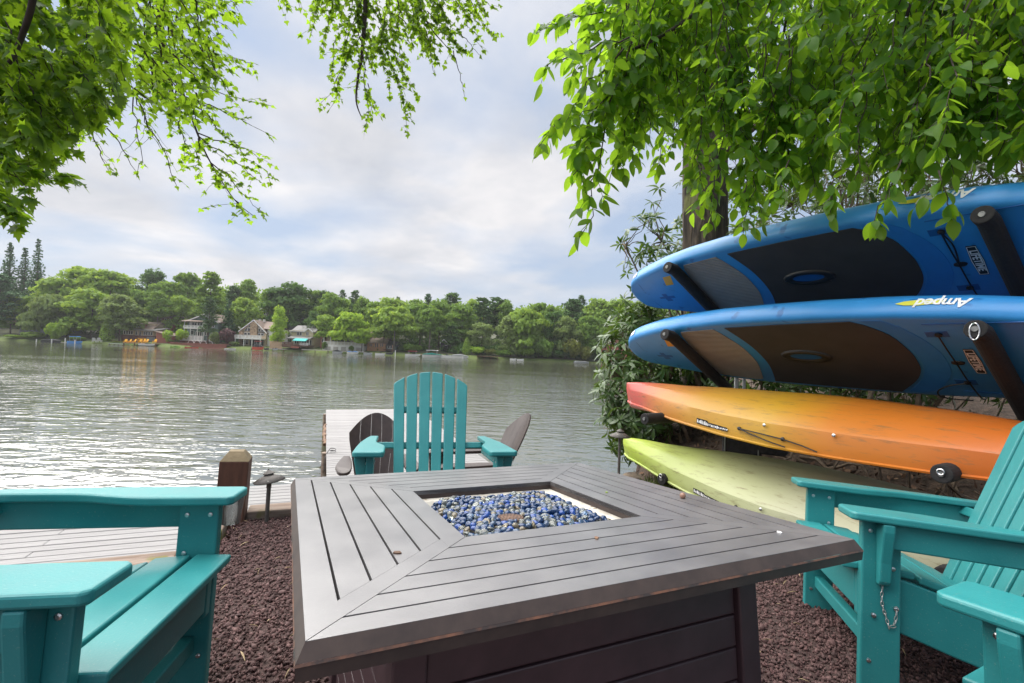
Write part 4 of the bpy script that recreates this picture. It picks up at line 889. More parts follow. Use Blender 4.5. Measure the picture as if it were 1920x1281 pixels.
class Plant:
    def __init__(s, seed): s.wood = MB(); s.Rs = []; s.ts = []; s.r = random.Random(seed); s.heavy = MB()
    def frame(s, d, up, size):
        d = d / (np.linalg.norm(d) + 1e-9); x = np.cross(d, up); nx_ = np.linalg.norm(x)
        if nx_ < 1e-3: x = np.array([1.0, 0, 0]) - d * d[0]; nx_ = np.linalg.norm(x)
        x /= nx_; z = np.cross(x, d); return np.stack([x * s.r.uniform(.72, 1.22), d, z * s.r.uniform(.3, 3.2)], 1) * size
    def leaf(s, p, d, size, wild=.5):
        g = s.r.gauss; up = np.array([g(0, wild), g(0, wild), 1.0])
        s.Rs.append(s.frame(np.array(d, float), up, size)); s.ts.append(np.array(p, float))
    def path(s, p0, p1, sag, n=10, wob=.02):
        p0, p1 = np.array(p0, float), np.array(p1, float); Ln = np.linalg.norm(p1 - p0); c = (p0 + p1) / 2 + np.array([0, 0, sag * Ln]); r = s.r
        P = [(1 - t) ** 2 * p0 + 2 * t * (1 - t) * c + t * t * p1 + np.array([r.gauss(0, wob), r.gauss(0, wob), r.gauss(0, wob)]) * Ln * (0 < t) for t in np.linspace(0, 1, n)]
        return P
    def twig(s, p0, p1, sag, r0, r1, leaf_size, spacing=.05, side=.14, side_len=.22, leafy_from=.15, hang=.5, wild=.5, bare=0.0, pair=True, wob=.02):
        P = s.path(p0, p1, sag, wob=wob); Ln = sum(np.linalg.norm(P[i + 1] - P[i]) for i in range(len(P) - 1)); k = len(P)
        s.wood.tube(P, [r0 + (r1 - r0) * i / (k - 1) for i in range(k)], 4, cap=False); r = s.r
        def along(t):
            f = t * (k - 1); i = min(int(f), k - 2); return P[i] + (P[i + 1] - P[i]) * (f - i), (P[i + 1] - P[i])
        def leaves(pf, L0, L1, sz):
            x = L0
            while x < L1:
                p, d = pf(x / L1); d = d / (np.linalg.norm(d) + 1e-9)
                for sg in ((-1, 1) if pair else (r.choice((-1, 1)),)):
                    if r.random() < bare: continue
                    sd = np.cross(d, [0, 0, 1.0]); sd = sd / (np.linalg.norm(sd) + 1e-6)
                    dd = d * r.uniform(.2, .8) + sd * sg * r.uniform(.5, 1.1) + np.array([r.gauss(0, .25), r.gauss(0, .25), -hang * r.uniform(.4, 1.3)])
                    s.leaf(p, dd, sz * r.uniform(.65, 1.15), wild)
                x += spacing * r.uniform(.7, 1.4)
            p, d = pf(1.0); s.leaf(p, d + np.array([0, 0, -hang * np.linalg.norm(d)]), sz, wild)
        leaves(along, Ln * leafy_from, Ln, leaf_size)
        if side:
            x = Ln * leafy_from
            while x < Ln * .96:
                p, d = along(x / Ln); d = d / (np.linalg.norm(d) + 1e-9); sd = np.cross(d, [r.gauss(0, .4), r.gauss(0, .4), 1.0]); sd /= (np.linalg.norm(sd) + 1e-6)
                l = side_len * r.uniform(.5, 1.2) * (1 - .5 * x / Ln)
                q = p + l * (d * r.uniform(.4, .9) + sd * r.choice((-1, 1)) * r.uniform(.5, 1) + np.array([0, 0, -hang * .5]))
                Q = s.path(p, q, r.uniform(.02, .12), 5); s.wood.tube(Q, [r1 * 1.1, r1, r1 * .9, r1 * .8, r1 * .6], 3, cap=False)
                def al2(t, Q=Q):
                    f = t * 4; i = min(int(f), 3); return Q[i] + (Q[i + 1] - Q[i]) * (f - i), (Q[i + 1] - Q[i])
                leaves(al2, l * .15, l, leaf_size * .95); x += side * r.uniform(.6, 1.4)
    def emit(s, root, bv, bf, m, single=300, wood_mat=None, leaf_name='leaf', wood_name='branch', mass_name='foliage', inv=None):
        inv = inv or root.matrix_world.inverted(); Mi = np.array(inv)
        if s.wood.v: s.wood.build(wood_name, wood_mat or M_twig, root, Matrix(inv), kind='stuff')
        Rs, ts = np.array(s.Rs), np.array(s.ts)
        rel = ts - CAM; dep = rel @ _f; xx = np.abs(rel @ _r / np.maximum(dep, .01)); yy = np.abs(rel @ _u / np.maximum(dep, .01))
        vis = (dep > .2) & (xx < 1.08) & (yy < .73); size = np.linalg.norm(Rs[:, :, 1], axis=1) / np.maximum(dep, .2) * vis
        order = np.argsort(-size); pick = order[:single][size[order[:single]] > 10 / FPX]; mask = np.ones(len(ts), bool); mask[pick] = False
        me = np_mesh(leaf_name, bv, bf, m)
        for i in pick:
            Mx = mat4(Rs[i], ts[i]); link(leaf_name, me, root, inv @ Mx)
        if mask.any():
            mm = scatter_mesh(mass_name, bv, bf, Rs[mask], ts[mask], m); o = link(mass_name, mm, root, Matrix(inv), kind='stuff')
        return len(ts)

def limb(mb, pts, r0, r1, n=10, seed=1, bump=.0):
    P = smooth_poly(pts, 6); k = len(P); mb.tube(P, [r0 + (r1 - r0) * (i / (k - 1)) ** .8 for i in range(k)], n)

# --- the big trunk behind the rack
tr = empty('broadleaf_tree', T(2.44, 6.0, -.2), 'tall tree with a thick grey-brown trunk behind the boat rack', 'tree')
def trunk_mesh(H, r0, r1, lean, seed, nseg=26, n=22):
    r = random.Random(seed); ph = [r.uniform(0, 6) for _ in range(6)]; mb = MB(); rows = []
    for i in range(nseg + 1):
        t = i / nseg; z = H * t; rad = r1 + (r0 - r1) * (1 - t) + .10 * math.exp(-z / .35); row = []
        for j in range(n):
            a = 2 * math.pi * j / n; k = 1 + .05 * math.sin(5 * a + ph[0] + z) + .03 * math.sin(9 * a + ph[1] - z * 2) + .02 * math.sin(14 * a + ph[2] + 3 * z)
            row.append((lean[0] * z + rad * k * math.cos(a), lean[1] * z + rad * k * math.sin(a), z))
        rows.append(row)
    return mb.grid(rows, closed=True)
trunk_mesh(9.0, .30, .20, (-.022, .0), 3, 90, 40).build('trunk', M_bark2, tr, Matrix.Translation((0, 0, -.3)), smooth=True)
mb = MB(); limb(mb, [(-.1, 0, 4.6), (-.9, -.6, 5.4), (-1.9, -1.4, 5.7), (-2.6, -2.0, 5.6)], .09, .03); limb(mb, [(0, 0, 5.4), (1.2, -.8, 6.2), (2.4, -1.6, 6.5)], .08, .03); limb(mb, [(-.05, 0, 3.6), (.5, -.5, 4.1), (1.1, -1.3, 4.2)], .05, .02)
mb.build('limb', M_bark, tr, smooth=True)
pl = Plant(21)
for i in range(70):
    a = pl.r.uniform(0, 6.28); h = pl.r.uniform(4.6, 7.6); d = pl.r.uniform(.4, 2.6); p0 = np.array([2.4 + .3 * math.cos(a), 6 + .3 * math.sin(a), h]); p1 = p0 + np.array([d * math.cos(a), d * math.sin(a) * .8, -pl.r.uniform(.1, 1.1)]); p1[0] = max(p1[0], 1.5)
    pl.twig(p0, p1, .12, .012, .003, .10, .09, .25, .40, .2, .4, .6, pair=False)
pl.emit(tr, *oval_leaf(1, .48), L_dog, 0)

# --- leafy branches hanging over the boards (tree stands outside the frame on the right)
od = empty('overhanging_tree', T(4.6, 1.6, -.1), 'leafy tree whose bright green oval leaves hang over the kayak rack', 'tree')
trunk_mesh(5.0, .13, .09, (-.05, .03), 8, 16, 14).build('trunk', M_bark, od, Matrix.Translation((0, 0, -.1)), smooth=True)
inv_od = od.matrix_world.inverted(); mb = MB()
main = [at(1480, -330, 3.2), at(1390, -120, 3.1), at(1310, 15, 3.05), at(1235, 70, 3.0), at(1180, 95, 2.95)]
limb(mb, [(4.4, 1.7, 4.2), (3.6, 2.4, 4.6), *[tuple(p) for p in main]], .035, .008, 8)
for q in ([(4.4, 1.7, 4.0), (3.4, 2.2, 4.2), tuple(at(1560, -160, 2.9)), tuple(at(1470, 60, 3.2))], [(4.4, 1.7, 3.6), (3.4, 1.9, 3.7), tuple(at(1820, -220, 2.4)), tuple(at(1700, 30, 2.5))], [(4.4, 1.7, 3.2), (3.5, 2.2, 3.3), tuple(at(1900, -60, 2.6)), tuple(at(1800, 150, 2.7))], [(4.4, 1.7, 4.4), (3.2, 2.8, 5.0), tuple(at(1330, -260, 4.0)), tuple(at(1280, -40, 3.8))]):
    limb(mb, q, .028, .008, 7)
mb.build('limb', M_twig, od, Matrix(inv_od), smooth=True)
pd = Plant(33)
BY_ = lambda x: float(np.interp(x, [975, 1060, 1100, 1180, 1250, 1330, 1400, 1500, 1570, 1650, 1700, 1780, 1850, 1930, 2100], [160, 450, 310, 255, 300, 400, 420, 352, 345, 345, 335, 330, 300, 290, 280]))
named = [((1190, 60), (1090, 455), 2.9), ((1185, 95), (1080, 280), 2.9), ((1170, 90), (1010, 270), 2.85), ((1180, 70), (1020, 130), 2.8), ((1200, 20), (1000, 60), 3.0), ((1200, -20), (1040, 40), 3.0), ((1215, 110), (1185, 300), 3.0), ((1210, 100), (1140, 345), 3.05), ((1180, 140), (1060, 235), 3.1), ((1230, 60), (1120, 180), 3.2), ((1150, 30), (1060, 120), 3.15), ((1205, 120), (1215, 250), 3.1), ((1130, 230), (1075, 330), 2.9)]
for a, b, d in named:
    pd.twig(at(*a, d), at(*b, d - .12), .06, .006, .0022, .112, .062, .13, .24, .12, .38, .75)
for i in range(260):
    x0 = pd.r.uniform(1170, 2150); y0 = pd.r.uniform(-260, 300); ln = pd.r.uniform(120, 330)
    y1 = y0 + ln
    lim = BY_(x0) - pd.r.uniform(0, 60)
    if y1 > lim: y0 -= (y1 - lim); y1 = lim
    x1 = x0 + pd.r.uniform(-90, 40)
    base = float(np.interp(x0, [1000, 1300, 1600, 1900, 2150], [3.0, 2.9, 2.45, 2.05, 1.95]))
    d = base + abs(pd.r.gauss(0, .75)) * (1.0 if y1 < 330 else .25)
    if d > base + .35 and y1 > 300: y0 -= 80; y1 -= 80
    pd.twig(at(x0, y0, d), at(x1, y1, d + pd.r.uniform(-.15, .1)), .05, .005, .002, .100 * pd.r.uniform(.7, 1.15), .065, .13, .28, .1, .38, .8)
# the lowest sprigs in front of the upper board
for a, b, d in [((1560, 330), (1560, 405), 2.35), ((1690, 300), (1640, 415), 2.1), ((1760, 320), (1785, 412), 1.95), ((1480, 300), (1455, 375), 2.5), ((1340, 330), (1330, 425), 2.8), ((1400, 340), (1395, 435), 2.7)]:
    pd.twig(at(*a, d), at(*b, d - .03), .04, .004, .002, .085, .05, .10, .10, .2, .7, .5)
pd.emit(od, *oval_leaf(1, .52), L_dog, 300)

# --- maple on the left: big near leaves and drooping far sprays
mp_ = empty('maple_tree', T(-5.2, 1.6, -.3), 'maple with lobed leaves filling the upper left and drooping over the lake', 'tree')
trunk_mesh(7.0, .26, .16, (.04, .05), 5, 18, 16).build('trunk', M_bark, mp_, Matrix.Translation((0, 0, -.1)), smooth=True)
inv_mp = mp_.matrix_world.inverted(); mb = MB()
limb(mb, [(-5.0, 1.8, 4.5), (-4.4, 3.4, 6.2), tuple(at(280, -120, 6.5)), tuple(at(300, 40, 6.8)), tuple(at(320, 160, 7.0)), tuple(at(322, 215, 7.0))], .10, .016, 8)
limb(mb, [tuple(at(318, 120, 6.9)), tuple(at(345, 180, 7.1)), tuple(at(372, 255, 7.3)), tuple(at(395, 305, 7.5)), tuple(at(440, 375, 7.7)), tuple(at(480, 408, 7.8))], .024, .004, 6)
limb(mb, [tuple(at(64, -90, 3.0)), tuple(at(60, 5, 3.1)), tuple(at(36, 80, 3.2)), tuple(at(20, 115, 3.2)), tuple(at(-10, 130, 3.2))], .024, .012, 7)
limb(mb, [(-5.0, 1.8, 5.0), (-3.6, 5.0, 8.6), tuple(at(640, -330, 8.5)), tuple(at(683, -60, 8.8)), tuple(at(680, 90, 9.0)), tuple(at(672, 140, 9.0)), tuple(at(668, 190, 9.0)), tuple(at(680, 225, 9.0))], .09, .006, 7)
limb(mb, [(-4.6, 2.4, 5.6), (-2.6, 5.6, 9.0), tuple(at(760, -330, 8.7)), tuple(at(775, -40, 8.9)), tuple(at(800, 40, 9.0)), tuple(at(835, 85, 9.1))], .07, .006, 7)
limb(mb, [(-5.1, 1.8, 4.0), (-4.4, 2.6, 4.4), tuple(at(-120, -60, 3.4)), tuple(at(20, 150, 3.6)), tuple(at(130, 150, 3.9))], .05, .010, 7)
mb.build('limb', M_twig, mp_, Matrix(inv_mp), smooth=True)
pn = Plant(41)       # near: big leaves
REG = lambda x: float(np.interp(x, [-80, 0, 40, 80, 120, 145, 180, 230, 260], [400, 395, 400, 310, 300, 260, 250, 190, 60]))
for i in range(140):
    x0 = pn.r.uniform(-200, 190); y0 = pn.r.uniform(-170, 260); x1 = x0 + pn.r.uniform(-10, 80); y1 = y0 + pn.r.uniform(50, 170); lim = REG(x1) - pn.r.uniform(5, 45)
    if y1 > lim: y0 -= y1 - lim; y1 = lim
    d = 3.0 + abs(pn.r.gauss(0, .8))
    pn.twig(at(x0, y0, d), at(x1, y1, d + .1), .06, .005, .002, .125, .08, .15, .22, .15, .45, .55)
for a, b, d in [((-40, 330), (45, 408), 3.0), ((0, 330), (140, 335), 3.1), ((20, 300), (110, 340), 3.1), ((-30, 250), (60, 375), 3.0), ((-20, 370), (40, 400), 2.9), ((60, 180), (135, 255), 3.3), ((-60, 310), (10, 395), 2.9)]:
    pn.twig(at(*a, d), at(*b, d), .05, .005, .002, .115, .08, .14, .15, .1, .45, .5)
pn.emit(mp_, *maple_leaf(), L_maple, 300)
pf = Plant(43)       # far sprays
def spray(a, b, d0, d1, sag=.05, bare=0.0, ls=.095, side=.26, sl=.42, lf=.12, sp=.10):
    pf.twig(at(*a, d0), at(*b, d1), sag, .010, .003, ls, sp, side, sl, lf, .35, .6, bare)
for a, b in [((318, 150), (505, 198)), ((330, 170), (508, 255)), ((345, 185), (512, 340)), ((372, 255), (490, 345)), ((395, 305), (498, 405)), ((372, 250), (500, 300)), ((318, 100), (480, 120)), ((310, 60), (462, 130)), ((305, 20), (450, 30)), ((300, -20), (440, 60)), ((300, -60), (430, 10)), ((330, 170), (345, 300)), ((322, 210), (360, 290)), ((372, 260), (372, 330)), ((395, 305), (410, 350)), ((440, 375), (465, 412)), ((345, 190), (440, 215)), ((310, 90), (400, 170))]:
    spray(a, b, 6.9, 7.7, bare=.12)
for a, b in [((245, 170), (300, 280)), ((255, 180), (330, 345)), ((250, 180), (270, 330)), ((165, 230), (200, 320)), ((200, 240), (260, 330)), ((170, 240), (150, 270))]:
    spray(a, b, 6.3, 6.7, bare=.55, ls=.08)
for i in range(160):
    x0 = pf.r.uniform(120, 400); y0 = pf.r.uniform(-160, 190); x1 = x0 + pf.r.uniform(0, 70); y1 = y0 + pf.r.uniform(30, 110)
    if y1 > np.interp(x1, [120, 200, 260, 330, 400, 470], [240, 215, 215, 240, 260, 200]): continue
    d = pf.r.uniform(4.2, 7.5); spray((x0, y0), (x1, y1), d, d + .3, ls=.10)
for a, b in [((683, -40), (622, 215)), ((681, 60), (600, 205)), ((680, 100), (690, 236)), ((690, -40), (735, 175)), ((690, 60), (770, 200)), ((695, -40), (765, 242)), ((670, -40), (645, 120)), ((640, -50), (605, 95)), ((620, -50), (580, 70)), ((600, -50), (585, 20)), ((660, -40), (700, 110)), ((720, -40), (740, 110)), ((690, 20), (650, 60)), ((700, -30), (660, 95)), ((775, -40), (820, 118)), ((800, 40), (870, 95)), ((835, 85), (850, 110)), ((830, -40), (905, 95)), ((850, -40), (928, 70)), ((860, -50), (925, 20)), ((800, -40), (850, 60)), ((755, -40), (790, 60)), ((880, -60), (930, -5)), ((770, -40), (775, 60)), ((740, -50), (720, 40)), ((820, -50), (835, 40)), ((640, -30), (690, 30)), ((600, -60), (640, 30)), ((490, -50), (540, 18)), ((510, -60), (565, 10)), ((650, -60), (620, 40))]:
    spray(a, b, 8.8, 9.1, bare=.12, side=.19, sl=.42, ls=.11)
for i in range(34):
    x1 = pf.r.uniform(585, 925); y1 = pf.r.uniform(5, float(np.interp(x1, [580, 620, 700, 770, 790, 850, 930], [70, 200, 230, 225, 130, 110, 70]))); x0 = 690 + (x1 - 690) * .5 + pf.r.uniform(-40, 40)
    d = pf.r.uniform(8.6, 9.6); spray((x0, y1 - pf.r.uniform(60, 140)), (x1, y1), d, d + .1, bare=.1, side=.2, sl=.4, ls=.11)
for a, b in [((850, 95), (872, 182)), ((800, 60), (815, 140)), ((860, 60), (900, 105))]:
    spray(a, b, 9, 9.1, bare=.93, sl=.2)
pf.emit(mp_, *simple_star(), L_maple, 0, wood_name='spray_twig', mass_name='far_foliage')

# --- rhododendrons behind the rack
def rhodo(c, rad, n, seed, label, sparse=False, base=None, ls=.115, stems=9):
    base = base or (c[0] + .1, c[1] + .2, float(ground_z(c[0], c[1] + .2)))
    e = empty('rhododendron', T(*base), label, 'shrub', 'rhododendrons behind the boat rack'); p = Plant(seed); r = p.r; inv = e.matrix_world.inverted(); mb = MB()
    tips = []
    for i in range(n):
        while True:
            v = np.array([r.gauss(0, 1), r.gauss(0, 1), r.gauss(0, 1)]); v /= np.linalg.norm(v)
            q = np.array(c) + np.array(rad) * v * (r.random() ** (.22 if not sparse else .5))
            if q[2] > float(ground_z(q[0], q[1])) + .10: break
        tips.append((q, v))
        ax = v * .7 + np.array([0, 0, .55]) + np.array([r.gauss(0, .3), r.gauss(0, .3), 0]); ax /= np.linalg.norm(ax); a0 = r.uniform(0, 6.28); k = r.randint(6, 10)
        b1 = np.cross(ax, [1, .2, 0]); b1 /= np.linalg.norm(b1); b2 = np.cross(ax, b1)
        for j in range(k):
            a = a0 + j * 6.283 / k + r.gauss(0, .2); d = (b1 * math.cos(a) + b2 * math.sin(a)) * r.uniform(.8, 1.1) + ax * r.uniform(-.35, .6)
            p.Rs.append(p.frame(d, ax + np.array([r.gauss(0, .2), r.gauss(0, .2), 0]), ls * r.uniform(.65, 1.15))); p.ts.append(q + d * .008)
    forks = []
    for i in range(stems):
        a = r.uniform(0, 6.28); b = np.array(base) + np.array([math.cos(a) * rad[0] * .35, math.sin(a) * rad[1] * .35, -.05]); b[2] = float(ground_z(b[0], b[1])) - .05
        t = np.array(c) + np.array([math.cos(a) * rad[0] * .55, math.sin(a) * rad[1] * .5, r.uniform(-.3, .25) * rad[2]])
        P = p.path(b, t, r.uniform(-.05, .15), 9, .035); mb.tube(P, [.022 - .013 * i_ / 8 for i_ in range(9)], 6, cap=False); forks += P[4:]
    forks = np.array(forks)
    for q, v in tips:
        if r.random() < (.55 if not sparse else 1):
            f = forks[np.argmin(np.linalg.norm(forks - q, axis=1) + np.array([r.uniform(0, .25) for _ in forks]))]
            P = p.path(f, q, r.uniform(-.12, .12), 6, .04); p.wood.tube(P, [.006, .0055, .005, .004, .0035, .003], 4, cap=False)
    mb.build('stem', M_stem, e, Matrix(inv), smooth=True)
    p.emit(e, *oval_leaf(1, .29, .10, .22, 5), L_rhodo, 300, M_stem, wood_name='twig'); return e
rhodo((1.56, 5.65, .72), (.60, .6, .98), 430, 51, 'rhododendron at the water edge left of the paddle board tails', base=(1.9, 5.6, -.25), ls=.14)
rhodo((1.52, 5.35, 2.15), (.42, .40, .75), 46, 52, 'thin open rhododendron branches against the sky beside the trunk', sparse=True, base=(2.15, 5.5, -.2), stems=4)
rhodo((2.75, 5.3, 1.30), (.85, .7, 1.35), 430, 53, 'dense rhododendron filling the gap behind the rack posts', base=(2.7, 5.3, .1))
rhodo((3.75, 4.7, 2.05), (1.1, .8, 1.75), 620, 54, 'dark rhododendron behind the middle of the paddle boards', base=(3.5, 4.5, .2))
rhodo((4.7, 3.5, 2.2), (1.2, 1.1, 2.0), 560, 55, 'large shaded rhododendron at the right edge behind the boards', base=(4.4, 3.4, .3))
rhodo((4.3, 6.9, 2.6), (2.1, 1.0, 2.6), 620, 56, 'tall rhododendron farther back beyond the boat rack', base=(4.8, 6.2, .5), ls=.15)
# fallen branches and leaf litter under the shrubs
mb = MB(); r = random.Random(77)
for i in range(46):
    x, y = r.uniform(1.9, 4.2), r.uniform(2.6, 5.0); rs, rp = rack_sp(x, y)
    if rp < .75: continue
    a = r.uniform(0, 6.28); l = r.uniform(.3, 1.1); z = float(ground_z(x, y)); x2, y2 = x + l * math.cos(a), y + l * math.sin(a)
    if rack_sp(x2, y2)[1] < .7: continue
    P = [np.array([x + (x2 - x) * t + r.gauss(0, .03), y + (y2 - y) * t + r.gauss(0, .03), z + (float(ground_z(x2, y2)) + r.choice((.02, .25, .45)) - z) * t + .02]) for t in np.linspace(0, 1, 6)]
    mb.tube(P, [.017 - .002 * k for k in range(6)], 5, cap=False)
mb.build('fallen_branches', M_stem, label='tangle of bare brown stems on the bank under the kayak rack', kind='stuff')
n = 5200; x = rng.uniform(1.2, 5.0, n); y = rng.uniform(1.5, 6.0, n); rs, rp = rack_sp(x, y); k = (rp > .42); x, y = x[k], y[k]; n = len(x)
bv, bf = oval_leaf(1, .45, .3, .3, 4); Rm = rand_rot(n); Rm[:, :, 2] *= .5; Rs = Rm * rng.uniform(.03, .075, n)[:, None, None]
link('leaf_litter', scatter_mesh('leaf_litter', bv, bf, Rs, np.stack([x, y, ground_z(x, y) + rng.uniform(0, .03, n)], -1), M_litter), label='brown dead leaves covering the bank under the rhododendrons', kind='stuff')
n = 620; x = rng.uniform(-2.3, 2.2, n); y = rng.uniform(.6, 3.0, n); s, q = sq(x, y); k = np.where(s < 0, q < -.65, q < -.05) & (rack_sp(x, y)[1] < .3); x, y = x[k], y[k]; n = len(x)
Rm = rand_rot(n); a = rng.uniform(0, 6.28, n); Rs = np.stack([np.stack([np.cos(a), -np.sin(a), 0 * a], -1), np.stack([np.sin(a), np.cos(a), 0 * a], -1), np.stack([0 * a, 0 * a, 1 + 0 * a], -1)], 1)
Rs = Rs * np.stack([rng.uniform(.1, .35, n), np.ones(n), np.ones(n)], -1)[:, None, :] * rng.uniform(.018, .05, n)[:, None, None]
M_straw = mat('pale_straw', (.25, .17, .10), (.42, .33, .20), rough=.8, isl=.3)
link('plant_debris', scatter_mesh('plant_debris', bv, bf, Rs, np.stack([x, y, ground_z(x, y) + .018], -1), M_straw), label='pale twigs and leaf scraps scattered over the crushed stone', kind='stuff')
# ------------------------------------------------------------------ far shore: terrain, houses, boats, woods
YS = 125.0
def far_z(x, y):
    x = np.asarray(x, float); y = np.asarray(y, float)
    ys = YS + 1.2 * np.sin(x * .09) + .7 * np.sin(x * .31 + 1)
    d = y - ys
    return WZ + np.where(d < 0, np.maximum(d * .6, -2.0), .25 + .35 * sstep(0, 1.0, d) + .12 * np.maximum(d - 1, 0) * (1 - .35 * sstep(30, 90, d)) + .25 * np.sin(x * .2) * sstep(4, 20, d))
fx = np.arange(-260, 200.1, 2.5); fy = np.concatenate([np.arange(118, 150, 1.0), np.arange(150, 330, 5.0)])
XX, YY = np.meshgrid(fx, fy); ZZ = far_z(XX, YY); idx = np.arange(XX.size).reshape(XX.shape)
M_lawn = mat('lakeside_lawn', (0.055, 0.085, 0.02), (0.13, 0.17, 0.04), rough=0.95, scale=.25, detail=8)
Ff = np.stack([idx[:-1, :-1], idx[:-1, 1:], idx[1:, 1:], idx[1:, :-1]], -1).reshape(-1, 4); fcx, fcy = XX.ravel()[Ff].mean(1), YY.ravel()[Ff].mean(1)
M_floor = mat('forest_floor', (0.03, 0.034, 0.014), (0.06, 0.065, 0.025), rough=0.95, scale=.4, detail=8)
link('far_shore', np_mesh('far_shore', np.stack([XX.ravel(), YY.ravel(), ZZ.ravel()], -1), Ff, [M_lawn, M_floor], True, ((fcy > 134) | ((fcx > -36) & (fcy > 126.5))).astype(int)), kind='structure')

# ---- trees
def fl(name, c1, c2, tr, tw=.45): return leafmat(name, c1, c2, tr, tw=tw, rough=.6, spec=.2)
FL = {'light': fl('far_light_green', (0.160, 0.271, 0.040), (0.245, 0.380, 0.065), (0.320, 0.440, 0.047)), 'mid': fl('far_mid_green', (0.104, 0.199, 0.035), (0.160, 0.279, 0.047), (0.226, 0.340, 0.040)),
      'dark': fl('far_dark_green', (0.056, 0.130, 0.035), (0.094, 0.191, 0.047), (0.112, 0.199, 0.032)), 'lime': fl('far_lime_green', (0.226, 0.380, 0.032), (0.320, 0.481, 0.056), (0.414, 0.561, 0.047)),
      'grey': fl('far_grey_green', (0.142, 0.209, 0.065), (0.207, 0.289, 0.089), (0.226, 0.299, 0.065)), 'con': fl('far_conifer', (0.051, 0.127, 0.054), (0.091, 0.182, 0.073), (0.057, 0.121, 0.037), .15),
      'pine': fl('far_pine', (0.060, 0.133, 0.043), (0.098, 0.182, 0.055), (0.076, 0.141, 0.032), .2), 'purple': fl('far_purple', (0.100, 0.047, 0.054), (0.159, 0.075, 0.078), (0.143, 0.061, 0.073), .2), 'olive': fl('far_olive', (0.188, 0.230, 0.047), (0.282, 0.310, 0.073), (0.282, 0.299, 0.047))}
qv = np.array([(-.5, 0, 0), (0, -.34, .06), (.5, 0, 0), (0, .34, .06)]); qf = np.array([(0, 1, 2), (0, 2, 3)])
def crown_pts(kind, seed):
    g = np.random.default_rng(seed); P, Nn, S = [], [], []
    if kind == 'round':
        nb = 38; bl = []
        for i in range(nb):
            h = g.uniform(.08, .93); rr = max(0.02, (1 - abs((h - .42) / .58) ** 1.8)) ** .6 * .80 * g.uniform(.75, 1.12); a = i * 2.4 + g.uniform(-.4, .4)
            k = g.uniform(.45, 1.0); bl.append((rr * k * math.cos(a), rr * k * math.sin(a), h, g.uniform(.14, .34), g.uniform(.06, .13)))
        bl.append((g.uniform(-.15, .15), g.uniform(-.15, .15), .86, .26, .13)); bl.append((0, 0, .55, .6, .3)); bl.append((0, 0, .25, .5, .16))
        for bx, by, bz, br_, bh in bl:
            n = int(110 * (br_ / .3) ** 1.6); v = g.normal(size=(n, 3)); v /= np.linalg.norm(v, axis=1)[:, None]; v[:, 2] = np.where(v[:, 2] < -.35, -v[:, 2], v[:, 2])
            r = g.uniform(.62, 1.22, n)[:, None]; P.append(np.array([bx, by, bz]) + v * r * [br_, br_, bh]); Nn.append(v); S.append(g.uniform(.055, .11, n))
    elif kind == 'spruce':
        for i in range(40):
            h = i / 40; rad = (1 - h) ** .9 * .98 + .02; nbr = max(5, int(11 * (1 - h) + 4))
            for b in range(nbr):
                a = b * 6.283 / nbr + i * 1.3 + g.uniform(-.25, .25); L_ = rad * g.uniform(.7, 1.1); n = max(5, int(22 * L_))
                t = g.uniform(.1, 1, n); P.append(np.stack([t * L_ * np.cos(a) + g.normal(0, .035, n), t * L_ * np.sin(a) + g.normal(0, .035, n), .05 + h * .95 - .07 * t * (1 - h) + g.normal(0, .006, n)], -1)); Nn.append(np.tile([0, 0, 1.0], (n, 1)) + g.normal(0, .5, (n, 3))); S.append(g.uniform(.05, .12, n))
    elif kind == 'pine':
        for i in range(26):
            h = .26 + .72 * i / 26; rad = (.95 * (1 - ((h - .50) / .55) ** 2) ** .5 if h > .5 else .90) * g.uniform(.55, 1.1) * (1 - .25 * h)
            for b in range(4):
                a = g.uniform(0, 6.28); L_ = rad * g.uniform(.6, 1.05); n = 34; t = g.uniform(.25, 1, n) ** .7
                P.append(np.stack([t * L_ * np.cos(a) + g.normal(0, .08, n), t * L_ * np.sin(a) + g.normal(0, .08, n), h + .03 * t + g.normal(0, .010, n)], -1)); Nn.append(np.tile([0, 0, 1.0], (n, 1)) + g.normal(0, .45, (n, 3))); S.append(g.uniform(.06, .12, n))
    elif kind == 'column':
        n = 1500; h = g.uniform(0, 1, n) ** .9; a = g.uniform(0, 6.28, n); rad = np.minimum(1, np.minimum(h * 6 + .4, (1 - h) ** .6 * 1.3)) * g.uniform(.7, 1.08, n)
        P.append(np.stack([rad * np.cos(a), rad * np.sin(a), h], -1)); Nn.append(np.stack([np.cos(a), np.sin(a), .5 + 0 * a], -1)); S.append(g.uniform(.1, .2, n))
    elif kind == 'shrub':
        for i in range(9):
            a = g.uniform(0, 6.28); k = g.uniform(0, .65); c = np.array([k * math.cos(a), k * math.sin(a), g.uniform(.35, .72)]); n = 130; v = g.normal(size=(n, 3)); v /= np.linalg.norm(v, axis=1)[:, None]
            P.append(c + v * g.uniform(.7, 1.1, n)[:, None] * [.40, .40, .28]); Nn.append(v); S.append(g.uniform(.10, .19, n))
    return np.concatenate(P), np.concatenate(Nn), np.concatenate(S)
